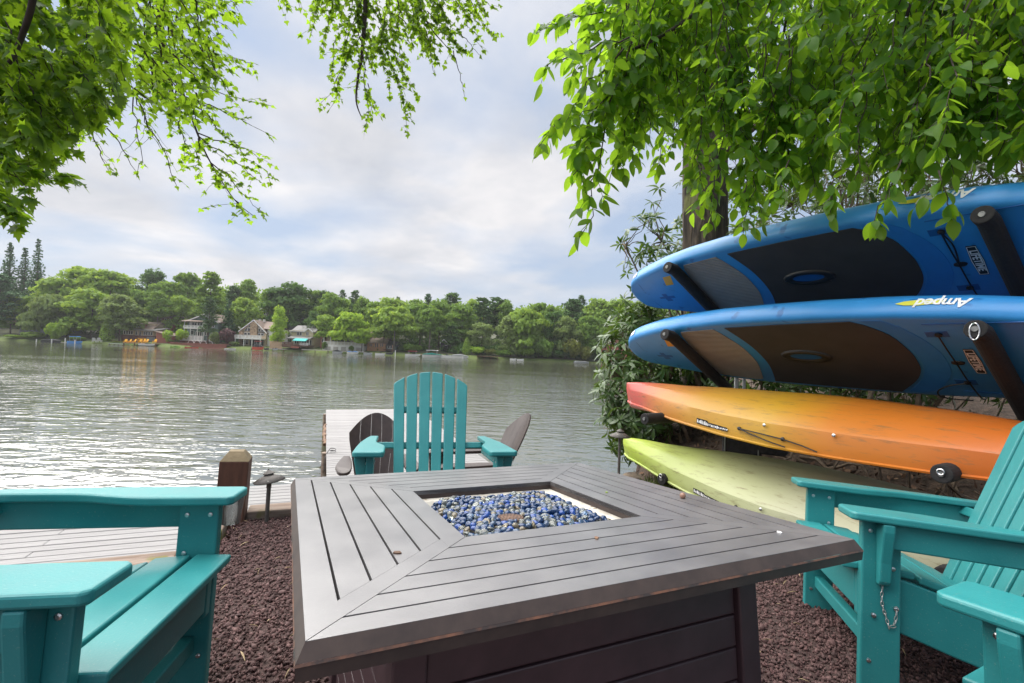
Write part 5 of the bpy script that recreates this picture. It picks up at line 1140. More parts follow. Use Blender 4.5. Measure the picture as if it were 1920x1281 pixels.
def crown_mesh(kind, tone, seed, asp):
    """unit crown: radius 1, height 1; asp = height / radius of the finished crown, keeps the leaf clumps square"""
    P, Nn, S = crown_pts(kind, seed); n = len(P); g = np.random.default_rng(seed + 99)
    z = Nn / (np.linalg.norm(Nn, axis=1)[:, None] + 1e-6) + g.normal(0, .45, (n, 3)); z /= np.linalg.norm(z, axis=1)[:, None]
    x = np.cross(z, g.normal(size=(n, 3))); x /= np.linalg.norm(x, axis=1)[:, None]; y = np.cross(z, x)
    Rs = np.stack([x, y, z], 2) * S[:, None, None] * 1.6
    Rs[:, 2, :] /= asp
    return scatter_mesh('crown', qv, qf, Rs, P, FL[tone])
_crowns = {}
def crown(kind, tone, asp):
    v = random.randint(0, 4 if kind == 'round' else 1); a = round(max(.6, min(asp, 7)) * 1.0) if asp > 1.4 else 1.0
    key = (kind, tone, v, a)
    if key not in _crowns: _crowns[key] = crown_mesh(kind, tone, abs(hash((kind, v))) % 9999 if False else {'round': 100, 'spruce': 200, 'pine': 300, 'column': 400, 'shrub': 500}[kind] + v * 7, a)
    return _crowns[key]
_trunk = MB().tube([(0, 0, -.12), (0, 0, .3), (.01, .0, .7), (0, .01, 1)], [.024, .017, .012, .004], 7).mesh('trunk', M_bark, True)
M_ptrunk = mat('pale_trunk', (.16, .14, .115), (.24, .21, .18), rough=.9, scale=2)
_trunk_pale = MB().tube([(0, 0, -.12), (0, 0, .3), (.01, .0, .7), (0, .01, 1)], [.026, .019, .013, .004], 7).mesh('trunk', M_ptrunk, True)
NM = {'round': 'deciduous_tree', 'spruce': 'spruce_tree', 'pine': 'pine_tree', 'column': 'cedar_tree', 'shrub': 'lakeside_shrub'}
def far_tree(px, ytop, wpx, kind, tone, Y, label, clear=.0, pale=False, ybase=None):
    p = at(px, ytop, Y); x = p[0]; zb = float(far_z(x, Y)) if ybase is None else at(px, ybase, Y)[2]; H = p[2] - zb; rad = wpx * Y / 899 / 2
    e = empty(NM[kind], T(x, Y, zb), label, 'shrub' if kind == 'shrub' else 'tree', 'shrubs along the far shore' if kind == 'shrub' else 'trees on the far shore')
    c0 = clear * H
    link('crown', crown(kind, tone, (H - c0) / rad), e, Matrix.Translation((0, 0, c0)) @ Matrix.Rotation(random.uniform(0, 6.28), 4, 'Z') @ Matrix.Diagonal((rad * random.uniform(.88, 1.12), rad * random.uniform(.88, 1.12), (H - c0) * random.uniform(.97, 1.03), 1)))
    if kind != 'shrub': link('trunk', _trunk_pale if pale else _trunk, e, Matrix.Diagonal((H * .8, H * .8, H * (.86 if kind != 'column' else .3), 1)))
    return e
# (x, top y, width, kind, tone, depth, label, clear trunk share, pale trunk)
TREES = [
 (20, 452, 66, 'spruce', 'con', 150, 'leftmost tall dark spruce rising above the left end of the far shore', 0, 0),
 (48, 466, 60, 'spruce', 'con', 154, 'dark spruce between the two tallest spruces at the far left', 0, 0),
 (73, 446, 62, 'spruce', 'con', 148, 'tall dark spruce with a ragged tip, rightmost of the far left group', 0, 0),
 (2, 512, 84, 'pine', 'con', 131, 'dark evergreen at the very left edge of the far shore', 0, 0),
 (-40, 520, 90, 'round', 'dark', 140, 'dark tree just cut off by the left edge of the far shore', .1, 0),
 (24, 548, 70, 'round', 'mid', 135, 'mid green tree in front of the left spruce group', .05, 0),
 (112, 522, 112, 'round', 'light', 139, 'broad pale green tree right of the spruce group', .05, 0),
 (155, 506, 130, 'round', 'light', 146, 'tallest pale green tree in the left part of the far shore', .1, 0),
 (208, 512, 116, 'round', 'light', 144, 'pale green tree left of the dark round crown over the red house', .1, 0),
 (92, 556, 96, 'round', 'grey', 131, 'grey green tree in front of the half hidden grey house', .1, 1),
 (175, 545, 110, 'round', 'light', 133, 'wide pale tree on the lawn behind the white lawn chairs', .08, 0),
 (128, 560, 70, 'round', 'light', 134, 'small pale tree covering the roof end of the half hidden house', .05, 0),
 (228, 554, 84, 'round', 'grey', 129, 'grey green tree standing at the left end of the brown cottage', .2, 0),
 (203, 592, 24, 'column', 'light', 127.5, 'slim light green cedar on the shore left of the brown cottage', 0, 0),
 (288, 510, 78, 'round', 'dark', 152, 'dark round crown high behind the red hillside house', .1, 0),
 (262, 545, 70, 'round', 'mid', 140, 'mid green tree above the brown cottage roof', .1, 0),
 (312, 530, 90, 'round', 'mid', 146, 'broad green tree directly behind the red hillside house', .1, 0),
 (298, 548, 50, 'round', 'mid', 136, 'tree with a bare lower trunk in front of the red hillside house', .45, 1),
 (352, 516, 88, 'round', 'mid', 152, 'round green tree behind the white balcony house, left side', .1, 0),
 (396, 512, 70, 'pine', 'mid', 140, 'tall layered pine standing over the white balcony house', .1, 0),
 (394, 556, 40, 'pine', 'pine', 127.5, 'dark trunked pine growing in front of the white balcony house', .0, 0),
 (340, 556, 70, 'round', 'light', 141, 'pale tree between the red house and the white balcony house', .1, 0),
 (431, 556, 46, 'spruce', 'con', 134, 'dark spruce between the white balcony house and the stone gable house', 0, 0),
 (462, 528, 64, 'round', 'mid', 150, 'round green tree high above the stone gable house', .1, 0),
 (440, 538, 50, 'pine', 'pine', 147, 'thin pine top above the dark spruce', .1, 0),
 (460, 560, 72, 'round', 'light', 138, 'pale green tree directly behind the stone gable house', .1, 0),
 (504, 542, 48, 'round', 'mid', 146, 'narrow green tree beside the tall bare pole', .1, 0),
 (542, 532, 104, 'round', 'dark', 148, 'large dark maple crown behind the cream house', .12, 0),
 (525, 577, 38, 'round', 'lime', 128, 'bright yellow green tree between the stone house and the cream house', .12, 0),
 (523, 598, 34, 'round', 'lime', 127, 'low bright crown in front of the yellow green tree', .1, 0),
 (592, 547, 56, 'round', 'mid', 152, 'mid green tree right of the dark maple crown', .1, 0),
 (612, 546, 56, 'round', 'dark', 154, 'dark tree beside the thin pine tops above the cream house', .1, 0),
 (626, 554, 72, 'round', 'mid', 146, 'rounded tree above the tan house with white arches', .1, 0),
 (643, 542, 26, 'pine', 'pine', 156, 'left one of two thin pine tops over the tan house', .2, 0),
 (666, 545, 34, 'pine', 'pine', 156, 'right one of two thin pine tops over the tan house', .2, 0),
 (682, 558, 62, 'round', 'mid', 148, 'tree behind the bright maple of the tan house', .1, 0),
 (588, 585, 40, 'round', 'dark', 134, 'dark small tree beside the cream house roof', .1, 0),
 (612, 592, 56, 'round', 'light', 130, 'pale tree at the left end of the tan house', .25, 0),
 (655, 589, 84, 'round', 'lime', 128.5, 'bright green maple in front of the tan house', .22, 0),
 (680, 617, 44, 'round', 'lime', 127.5, 'low bright branch clump over the white arches', .3, 0),
 (706, 566, 64, 'round', 'mid', 142, 'mid green tree between the tan house and the brown cabin', .1, 0),
 (735, 562, 96, 'round', 'light', 140, 'broad pale tree behind the brown cabin', .1, 0),
 (742, 578, 104, 'round', 'light', 128, 'big pale tree with two bare trunks in front of the brown cabin', .35, 1),
 (722, 588, 60, 'round', 'light', 130, 'pale tree leaning over the brown cabin roof', .3, 0),
 (747, 556, 24, 'pine', 'pine', 158, 'small pine tip above the brown cabin trees', .2, 0),
 (772, 562, 66, 'round', 'mid', 150, 'green tree right of the brown cabin, back row', .1, 0),
 (803, 551, 30, 'pine', 'con', 156, 'dark pine tip over the middle of the far shore', .2, 0),
 (790, 574, 84, 'round', 'mid', 138, 'tree above the dark shed and the teal covered boat', .2, 0),
 (808, 580, 60, 'round', 'mid', 130, 'tall tree with pale bare trunks left of the dark shed', .45, 1),
 (848, 550, 52, 'pine', 'dark', 150, 'spreading flat topped pine above the white boats', .25, 0),
 (826, 566, 66, 'round', 'mid', 144, 'mid green tree behind the dark shed', .1, 0),
 (868, 570, 74, 'round', 'mid', 138, 'tree right behind the white covered boat', .12, 0),
 (846, 606, 50, 'pine', 'dark', 131, 'dark layered pine beside the dark shed', .0, 0),
 (876, 634, 15, 'column', 'light', 127, 'small light cedar right of the white boats', 0, 0),
 (886, 560, 60, 'round', 'light', 147, 'pale crown right of the flat topped pine', .1, 0),
 (908, 557, 60, 'pine', 'pine', 142, 'layered pine in the middle of the right woods', .05, 0),
 (936, 558, 70, 'pine', 'pine', 146, 'tall layered pine left of the broad pale crowns', .05, 0),
 (905, 606, 60, 'round', 'grey', 129, 'grey green tree on the shore right of the small cedar', .2, 0),
 (950, 566, 56, 'round', 'mid', 142, 'mid green tree behind the broad pale crowns', .1, 0),
 (986, 582, 104, 'round', 'light', 129, 'broadest pale crown on the right part of the far shore', .16, 1),
 (960, 592, 76, 'round', 'grey', 128, 'grey green tree over the two small white boats', .1, 0),
 (1012, 572, 64, 'round', 'mid', 142, 'rounded tree behind the broad pale crown', .1, 0),
 (1036, 574, 64, 'round', 'mid', 146, 'mid green tree left of the tall right pines', .1, 0),
 (1040, 588, 76, 'round', 'dark', 131, 'dark green tree on the shore beside the olive bush', .05, 0),
 (1062, 596, 66, 'round', 'grey', 128.5, 'grey green tree above the olive bush', .1, 0),
 (1074, 562, 66, 'pine', 'pine', 138, 'tall layered pine left of the highest pine tip', .05, 0),
 (1091, 552, 34, 'pine', 'pine', 146, 'highest pine tip on the right part of the far shore', .1, 0),
 (1102, 592, 64, 'round', 'mid', 130, 'green tree left of the hidden red house', .1, 0),
 (1124, 560, 96, 'round', 'light', 146, 'pale crown above the hidden red house', .1, 0),
 (1122, 598, 62, 'round', 'mid', 131, 'small green tree close to the hidden red house', .15, 0),
 (1160, 566, 96, 'round', 'light', 144, 'pale tree just left of the paddle board tails on the far shore', .1, 0),
 (1205, 570, 96, 'round', 'mid', 142, 'far shore tree behind the near rhododendron', .1, 0),
 (1180, 596, 80, 'round', 'mid', 134, 'far shore tree behind the hidden red house', .1, 0),
 (1255, 572, 96, 'round', 'mid', 144, 'far shore tree behind the lower paddle board tail', .1, 0),
 (1310, 576, 100, 'round', 'mid', 144, 'far shore tree hidden behind the paddle boards', .1, 0),
]
random.seed(12)
for x, yt, w, kd, tone, Y, lab, cl, pale in TREES: far_tree(x, yt, w, kd, tone, Y, lab, cl, bool(pale))
SHRUBS = [(30, 628, 40, 'light', 'round bush at the far left water edge'), (62, 622, 44, 'light', 'pale bush left of the dark covered boat'), (105, 604, 48, 'lime', 'bright drooping bush behind the dark covered boat'), (48, 632, 26, 'olive', 'small olive bush at the far left edge of the lawn'),
 (318, 618, 24, 'lime', 'left one of two bright yellow bushes below the red house'), (340, 616, 26, 'lime', 'right one of two bright yellow bushes below the red house'), (325, 636, 22, 'grey', 'grey bush right of the red boathouse'), (430, 616, 42, 'purple', 'dark purple leaved bush between the balcony and stone houses'), (405, 622, 26, 'grey', 'grey green bush by the red deck'), (442, 640, 26, 'grey', 'pale bush at the corner of the stone house'),
 (608, 640, 14, 'mid', 'small round bush left of the white arches'), (660, 648, 14, 'mid', 'small bush in front of the white arches'), (770, 645, 40, 'mid', 'low bush under the big pale tree'), (892, 650, 44, 'lime', 'bright lime bush right of the white boats'), (918, 654, 34, 'olive', 'olive bush at the bare bank'), (945, 656, 40, 'mid', 'green bush left of the two small white boats'),
 (985, 650, 40, 'light', 'pale bush right of the two small white boats'), (1022, 636, 52, 'mid', 'large green bush on the right shore'), (1048, 656, 44, 'dark', 'dark low bush on the right shore'), (1072, 634, 54, 'olive', 'tall olive bush beside the small moored boat'), (1100, 648, 40, 'olive', 'olive bush right of the small moored boat'), (150, 632, 26, 'mid', 'bush beside the blue canopy boat'), (222, 640, 22, 'lime', 'bright low bush left of the yellow chairs')]
for x, yt, w, tone, lab in SHRUBS: far_tree(x, yt, w, 'shrub', tone, 127 + random.uniform(-.4, .8), lab, 0, False)
# distant wood behind: one mass
g = np.random.default_rng(5); P, S = [], []
for i in range(620):
    Y = g.uniform(158, 215); px = g.uniform(-260, 1700); x = float(at(px, 600, Y)[0]); zb = float(far_z(x, Y)); H = (at(px, np.interp(px, [0, 80, 200, 400, 600, 800, 1000, 1200, 1700], [545, 540, 532, 532, 556, 566, 572, 572, 580]), Y)[2] - zb) * g.uniform(.75, 1.04); H = max(H, 6)
    r = g.uniform(2.8, 5.2); n = 190; v = g.normal(size=(n, 3)); v /= np.linalg.norm(v, axis=1)[:, None]
    P.append(np.array([x, Y, zb + H * .62]) + v * g.uniform(.55, 1.05, n)[:, None] * [r, r, H * .40]); S.append(g.uniform(.8, 1.5, n))
P = np.concatenate(P); S = np.concatenate(S); link('far_woods', scatter_mesh('far_woods', qv, qf, rand_rot(len(P), g) * S[:, None, None], P, FL['mid']), label='continuous green woods covering the hill behind the lakeside houses', kind='stuff')

P, S = [], []
for i in range(520):
    px = g.uniform(690, 1500) if i < 360 else g.uniform(-200, 690); Y = g.uniform(129, 150) if px > 690 else g.uniform(142, 156); x = float(at(px, 600, Y)[0]); zb = float(far_z(x, Y)); r = g.uniform(.9, 2.0); n = 60; v = g.normal(size=(n, 3)); v /= np.linalg.norm(v, axis=1)[:, None]
    P.append(np.array([x, Y, zb + r * .6]) + v * g.uniform(.6, 1.05, n)[:, None] * [r, r, r * .9]); S.append(g.uniform(.5, 1.0, n))
P = np.concatenate(P); S = np.concatenate(S); link('undergrowth', scatter_mesh('undergrowth', qv, qf, rand_rot(len(P), g) * S[:, None, None], P, FL['dark']), label='dark leafy undergrowth between the trees of the far shore', kind='stuff')

# ---- houses
def fm(name, c, c2=None, rough=.7, scale=1.5, **k): return mat(name, c, c2 or tuple(v * 1.2 for v in c), rough=rough, scale=scale, **k)
HW = dict(white=fm('house_white', (.62, .61, .58), (.70, .69, .66)), cream=fm('cream_siding', (.52, .45, .30)), tan=fm('tan_siding', (.40, .31, .21)), redw=fm('red_wood', (.23, .075, .05)), darkred=fm('dark_red_wood', (.13, .045, .04)),
 grey=fm('grey_siding', (.20, .21, .21)), green=fm('slate_green_siding', (.10, .15, .14)), stone=mat('field_stone', (.20, .135, .085), (.40, .29, .19), rough=.9, scale=3.5, bump=.6, bscale=4, bdist=.05, lo=.4, hi=.6), brown=fm('brown_roof', (.16, .115, .09)), groof=fm('grey_roof', (.16, .155, .15)), droof=fm('dark_roof', (.07, .07, .08)),
 orange=fm('orange_brown_logs', (.32, .17, .085)), deck=fm('red_brown_deck', (.24, .08, .055)), brdeck=fm('dark_brown_deck', (.10, .045, .03)), glass=mat('window_glass', (.02, .022, .025), rough=.15, spec=.6), teal=fm('teal_awning', (.03, .36, .33)), blue=fm('blue_tarp', (.06, .22, .52)), yellow=fm('yellow_plastic', (.66, .36, .02)),
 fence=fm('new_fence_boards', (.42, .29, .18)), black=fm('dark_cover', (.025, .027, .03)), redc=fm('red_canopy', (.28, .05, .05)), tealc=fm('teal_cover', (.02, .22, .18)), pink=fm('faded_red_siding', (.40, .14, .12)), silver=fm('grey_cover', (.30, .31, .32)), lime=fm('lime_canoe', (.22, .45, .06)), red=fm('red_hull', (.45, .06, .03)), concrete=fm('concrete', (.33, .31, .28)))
class House:
    """measured in photo pixels around (xc, yb) at depth Y"""
    def __init__(s, name, label, xc, yb, Y, cat='house', yaw=0.0):
        s.k = Y / 899; s.xc, s.yb = xc, yb; p = at(xc, yb, Y); s.e = empty(name, T(p[0], p[1], p[2], yaw + 0.0) @ Matrix.Rotation(0, 4, 'Y'), label, cat)
    def X(s, x): return (x - s.xc) * s.k
    def Zz(s, y): return (s.yb + (0) - y) * s.k
    def box(s, name, x0, x1, y0, y1, d0, d1, m, par=None, **k):       # y0 top px, y1 bottom px; d metres behind the front
        return MB().box(s.X(x0), s.X(x1), d0, d1, s.Zz(y1), s.Zz(y0)).build(name, HW[m], par or s.e, **k)
    def win(s, x0, x1, y0, y1, d=0.0, n=1, frame='white'):
        w = (x1 - x0) / n
        for i in range(n):
            a, b = x0 + i * w, x0 + (i + 1) * w; t = min(.55, w * .16); f = MB(); X, Z = s.X, s.Zz
            for q in ((a, a + t, y0, y1), (b - t, b, y0, y1), (a + t, b - t, y0, y0 + t), (a + t, b - t, y1 - t, y1)): f.box(X(q[0]), X(q[1]), d - .10, d + .02, Z(q[3]), Z(q[2]))
            fo = f.build('window', HW[frame], s.e); MB().box(X(a + t), X(b - t), d - .05, d + .015, Z(y1 - t), Z(y0 + t)).build('pane', HW['glass'], fo)
    def roof_x(s, x0, x1, yr, ye, d0, d1, m, th=.22, ov=.35):         # ridge along x
        dm = (d0 + d1) / 2; X, Z = s.X, s.Zz
        mb = MB(); prof = [(d0 - ov, Z(ye)), (dm, Z(yr)), (d1 + ov, Z(ye)), (d1 + ov, Z(ye) - th), (dm, Z(yr) - th), (d0 - ov, Z(ye) - th)]
        return mb.prism(prof, X(x0), X(x1), lambda a, b, h: (h, a, b)).build('roof', HW[m], s.e, recalc=True)
    def gable(s, x0, x1, xp, yr, ye, d0, d1, m, wall=None, trim='white', th=.22, ov=.4, yer=None):   # gable faces the lake
        X, Z = s.X, s.Zz; yer = yer or ye
        if wall: MB().prism([(X(x0 + 1), Z(ye)), (X(x1 - 1), Z(yer)), (X(xp), Z(yr) - th * 1.2)], d0, d1, lambda a, b, h: (a, h, b)).build('gable_wall', HW[wall], s.e, recalc=True)
        pr = [(X(x0), Z(ye)), (X(xp), Z(yr)), (X(x1), Z(yer)), (X(x1), Z(yer) - th), (X(xp), Z(yr) - th), (X(x0), Z(ye) - th)]
        r = MB().prism(pr, d0 - ov, d1 + ov, lambda a, b, h: (a, h, b)).build('roof', HW[m], s.e, recalc=True)
        if trim: MB().prism([(a, b + .015) if i < 3 else (a, b - .05) for i, (a, b) in enumerate(pr)], d0 - ov - .10, d0 - ov - .002, lambda a, b, h: (a, h, b)).build('trim', HW[trim], r, recalc=True)
    def rail(s, x0, x1, y0, y1, d, m='white', n=None):
        X, Z = s.X, s.Zz; mb = MB(); t = .09
        mb.box(X(x0), X(x1), d - .05, d + .05, Z(y0) - t, Z(y0)); mb.box(X(x0), X(x1), d - .04, d + .04, Z(y1), Z(y1) + t); n = n or max(4, int((x1 - x0) / 1.3))
        for i in range(n + 1):
            x = X(x0) + (X(x1) - X(x0)) * i / n; w = .05 if i % 5 else .10; mb.box(x - w, x + w, d - .035, d + .035, Z(y1) + t + .001, Z(y0) - t - .001)
        mb.build('railing', HW[m], s.e)
# half hidden grey house, far left
h = House('lake_house', 'grey house with a dark sloping roof half hidden by pale trees, far left', 75, 622, 137)
h.box('wall', 36, 112, 592, 630, 0, 7, 'grey'); h.gable(30, 128, 80, 569, 593, 0, 7, 'droof', 'grey'); h.win(40, 46, 597, 606, 0); h.win(104, 112, 600, 612, 0, 2); h.box('deck', 26, 44, 608, 611, -2, 0, 'brdeck'); h.rail(26, 44, 603, 608, -2, 'tan')
# brown cottage
h = House('lake_cottage', 'brown roofed cottage with a dormer and a row of white windows behind yellow chairs', 263, 640, 131)
h.box('wall', 230, 288, 617, 629, 0, 8, 'tan'); h.box('lower_wall', 228, 289, 629.2, 648, -.15, 7.9, 'darkred'); h.roof_x(250, 281, 602, 618, .8, 8, 'brown'); h.box('gable_end', 252, 279, 606, 618, 2.4, 6.4, 'tan')
h.box('dormer', 247, 262, 608, 616, .3, 3, 'redw'); h.roof_x(245.5, 264, 605.5, 609, 0, 3.2, 'brown', ov=.2); h.win(251, 261, 609.5, 614.5, .28, 3)
MB().prism([(-1.5, h.Zz(619)), (4, h.Zz(613)), (4, h.Zz(613) - .2), (-1.5, h.Zz(619) - .2)], h.X(232), h.X(298), lambda a, b, c: (c, a, b)).build('porch_roof', HW['groof'], h.e, recalc=True)
h.win(231, 249, 621, 628, 0, 4); h.win(253, 257.5, 621, 629, 0); h.win(260, 264.5, 621, 631, 0); h.win(268, 286, 621.5, 628.5, 0, 4); h.box('garage_door', 276, 291, 631, 640, -.3, -.16, 'grey'); h.box('terrace', 228, 292, 641, 643, -3.5, -.16, 'deck')
# red hillside house
h = House('hillside_house', 'red wooden house with a deck on the slope above the boathouse', 315, 624, 141)
h.box('wall', 302, 336, 596, 628, 0, 8, 'redw'); h.box('side_wing', 284, 302, 602, 626, 1.2, 8, 'redw')
MB().prism([(h.X(300), h.Zz(598)), (h.X(325), h.Zz(591)), (h.X(338), h.Zz(596)), (h.X(338), h.Zz(596) - .25), (h.X(325), h.Zz(591) - .25), (h.X(300), h.Zz(598) - .25)], -.5, 8.5, lambda a, b, c: (a, c, b)).build('roof', HW['brown'], h.e, recalc=True)
h.roof_x(282, 302, 599, 603, 1.2, 8, 'brown'); h.win(305, 322, 604, 609, 0, 4); h.win(307, 320, 597.5, 600.5, 0, 3); h.win(287, 299, 604, 609, 1.2, 3)
h.box('deck', 283, 338, 613, 614.5, -2.5, -.01, 'deck'); h.rail(283, 338, 609.5, 613, -2.45, 'redw'); h.box('deck_post', 285, 286, 614.5, 630, -2.4, -2.2, 'redw'); h.box('deck_post', 333, 334, 614.5, 630, -2.4, -2.2, 'redw'); h.box('chimney', 326, 328, 588, 594, 3, 3.8, 'concrete')
mb = MB()
for i in range(10): mb.box(h.X(331.5), h.X(341), -2.6 - i * .28, -2.36 - i * .28, h.Zz(613.5 + i * 1.25) - .12, h.Zz(613.5 + i * 1.25))
mb.build('stairs', HW['deck'], h.e)
# red boathouse
h = House('boathouse', 'low red plank boathouse with a sloping roof at the water', 307, 646, 126.5)
MB().prism([(h.X(292), h.Zz(623)), (h.X(324), h.Zz(630)), (h.X(324), h.Zz(646)), (h.X(292), h.Zz(646))], 0, 5, lambda a, b, c: (a, c, b)).build('wall', HW['redw'], h.e, recalc=True)
MB().prism([(h.X(290.5), h.Zz(621.8)), (h.X(325.5), h.Zz(629.4)), (h.X(325.5), h.Zz(630.6)), (h.X(290.5), h.Zz(623.0))], -.4, 5.4, lambda a, b, c: (a, c, b)).build('roof', HW['brown'], h.e, recalc=True)
for i in range(10): h.box('plank', 293, 323, 631.5 + i * 1.4, 632.6 + i * 1.4, -.06, -.003, 'redw')
h.box('landing', 293, 312, 646.3, 647.5, -2.5, .5, 'brdeck'); h.box('landing_post', 294, 295, 647.5, 653, -2.3, -2.1, 'brdeck'); h.box('landing_post', 310, 311, 647.5, 653, -2.3, -2.1, 'brdeck')
# white balcony house
h = House('balcony_house', 'three storey slate green house with white balconies above the red deck', 378, 642, 132)
h.box('wall', 350, 405, 602, 648, 0, 9, 'green'); h.box('bay', 393, 410, 604, 645, -.8, 8, 'green'); h.gable(346, 413, 385.5, 587, 604, 0, 9, 'brown', 'green', yer=603); h.gable(390.5, 412.5, 401, 596, 604, -.8, 3, 'brown', 'green'); h.box('dormer', 364, 378, 587.5, 593, 2.5, 6, 'brown')
h.win(382.5, 388, 592, 598, 0, 2); h.win(354, 367, 605, 611, 0, 3); h.win(368, 384, 605, 611, 0, 3); h.win(396, 404, 605, 613.5, -.8, 2); h.win(356, 363, 620.5, 628, 0, 1); h.win(366, 378, 622, 633, 0, 3); h.win(383, 390, 621, 629, 0, 2); h.win(398, 404, 624, 632, -.8)
h.box('balcony', 352, 390, 616, 617.5, -2, -.01, 'white'); h.rail(352, 390, 611.5, 616, -1.95); h.box('lower_balcony', 345, 392, 638.5, 640, -3, -.01, 'white'); h.rail(345, 392, 630, 638.5, -2.95); h.rail(401, 416, 632, 639, -2.9)
MB().prism([(-2.4, h.Zz(603.5)), (.6, h.Zz(600)), (.6, h.Zz(600) - .2), (-2.4, h.Zz(603.5) - .2)], h.X(348), h.X(388), lambda a, b, c: (c, a, b)).build('porch_roof', HW['brown'], h.e, recalc=True)
for x in (353, 364.5, 377, 389): h.box('porch_post', x - .4, x + .4, 604, 638, -1.94, -1.82, 'white')
# red deck along the shore
h = House('shore_deck', 'long red brown deck and retaining wall below the balcony house', 372, 652, 124.6, 'deck')
for i in range(4): h.box('wall_board', 318, 424, 645.2 + i * 2.0, 647.0 + i * 2.0, 0, .25, 'deck')
h.box('deck_top', 317, 425, 644.2, 645.1, -.1, 3.5, 'deck'); h.rail(326, 418, 640.5, 644.2, 3.4, 'darkred', 34)
for i, x in enumerate((342, 354, 366, 378)):
    a = np.linspace(0, math.pi, 12); MB().tube([(h.X(x) + 5.5 * h.k * math.cos(t), 3.2, h.Zz(644) + 5.0 * h.k * math.sin(t)) for t in a], .07, 5).build('arch', HW['white'], h.e)
# stone gable house
h = House('stone_house', 'stone gabled house with tall triangular windows and a white balcony', 475, 648, 129.5)
h.box('wall', 451, 498, 621, 650, 0, 10, 'tan'); h.gable(447, 500.5, 475, 599.5, 622, 0, 10, 'brown', 'tan', yer=624); h.box('side_wing', 498, 506.5, 615, 650, .6, 10, 'white'); h.roof_x(480, 507.5, 601, 615.5, .6, 10, 'brown')
h.box('stone_chimney', 469, 482, 604, 629, -.45, -.01, 'stone'); h.box('stone_pier', 449, 455, 622, 650, -.5, -.02, 'stone')
for sg in (-1, 1):
    xs = lambda d: 475.5 + sg * d; X, Z = h.X, h.Zz
    for (d0, d1, ya0, ya1, yb_) in ((7.2, 12, 609.5, 614.5, 617), (12.8, 18.2, 615.2, 619.2, 620.5)):
        pass
    for d0, d1, t0, t1, bt in ((7.4, 12.2, 608, 613, 614.2), (7.4, 12.2, 615.2, 615.2, 621.5), (13.0, 18.6, 613.8, 620.3, 621.5), (7.4, 12.2, 624, 624, 629), (13.0, 18.6, 624, 624, 629)):
        o = MB().prism([(X(xs(d0)), Z(t0)), (X(xs(d1)), Z(t1)), (X(xs(d1)), Z(bt)), (X(xs(d0)), Z(bt))], -.10, -.02, lambda a, b, c: (a, c, b)).build('window', HW['white'], h.e, recalc=True)
        MB().prism([(X(xs(d0 + .5)), Z(t0 + .8)), (X(xs(d1 - .5)), Z(t1 + .6)), (X(xs(d1 - .5)), Z(bt - .5)), (X(xs(d0 + .5)), Z(bt - .5))], -.13, -.101, lambda a, b, c: (a, c, b)).build('pane', HW['glass'], o, recalc=True)
h.box('balcony', 449, 498, 635, 636.5, -2.5, -.02, 'white'); h.rail(449, 498, 629, 635, -2.45); h.win(454, 466, 638, 647, 0, 2); h.box('undercroft_shade', 468, 494, 637, 648, -.06, -.005, 'black')  # flat black slab paints the shade beneath the balcony
for x in (450, 466, 481, 496): h.box('balcony_post', x - .5, x + .5, 636.5, 650, -2.42, -2.25, 'white')
h.win(499.5, 502.5, 627, 632, .58); h.box('chimney', 472, 474.5, 597.5, 602, 3, 3.6, 'white'); h.box('chimney', 476.5, 479, 597, 602, 4, 4.6, 'white')
# upper hillside house
h = House('hillside_house', 'narrow dark gabled house high between trees above the stone house', 492, 604, 158)
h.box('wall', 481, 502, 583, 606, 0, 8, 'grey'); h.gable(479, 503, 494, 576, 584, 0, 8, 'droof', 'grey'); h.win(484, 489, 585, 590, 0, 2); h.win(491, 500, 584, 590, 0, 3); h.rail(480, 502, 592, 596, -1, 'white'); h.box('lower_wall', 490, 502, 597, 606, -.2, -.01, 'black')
# bare pole
h = House('utility_pole', 'tall bare pale pole beside the narrow hillside house', 504.5, 604, 150, 'pole'); MB().tube([(0, 0, -3), (0, 0, 7.2)], [.14, .10], 8).build('pole_shaft', M_ptrunk, h.e)
# fence
h = House('board_fence', 'short new wooden board fence between the stone house and the yellow green tree', 517, 655, 126.5, 'fence')
for i in range(12): h.box('fence_board', 505 + i * 1.95, 506.7 + i * 1.95, 640 + (i % 3) * .25, 655, 0, .06, 'fence')
for y in (643, 651): h.box('fence_rail', 505, 528, y, y + 1, .07, .16, 'fence')
# cream house
h = House('lake_house', 'cream two storey house with a grey roof and a teal awning over the deck', 567, 652, 130.5)
h.box('wall', 546, 588, 620, 656, 0, 8, 'cream'); h.roof_x(544, 590, 609.5, 622, 0, 8, 'groof'); h.gable(571, 588.5, 579, 615, 622, -.5, 3, 'groof', 'cream'); h.box('bay', 572.5, 587.5, 622, 631, -.5, -.01, 'cream')
MB().prism([(-3, h.Zz(635)), (-.02, h.Zz(630.5)), (-.02, h.Zz(630.5) - .2), (-3, h.Zz(635) - .2)], h.X(546), h.X(589), lambda a, b, c: (c, a, b)).build('porch_roof', HW['groof'], h.e, recalc=True)
h.win(555.5, 565, 622.5, 629.5, 0, 2); h.win(574.5, 579, 622.5, 629.5, -.5, 2); h.win(552, 560, 637, 645, 0, 2); h.win(565, 584, 637, 647, 0, 4)
MB().prism([(-4.6, h.Zz(639.5)), (-3.02, h.Zz(635.0)), (-3.02, h.Zz(635) - .12), (-4.6, h.Zz(639.5) - .12)], h.X(562), h.X(586), lambda a, b, c: (c, a, b)).build('awning', HW['teal'], h.e, recalc=True)
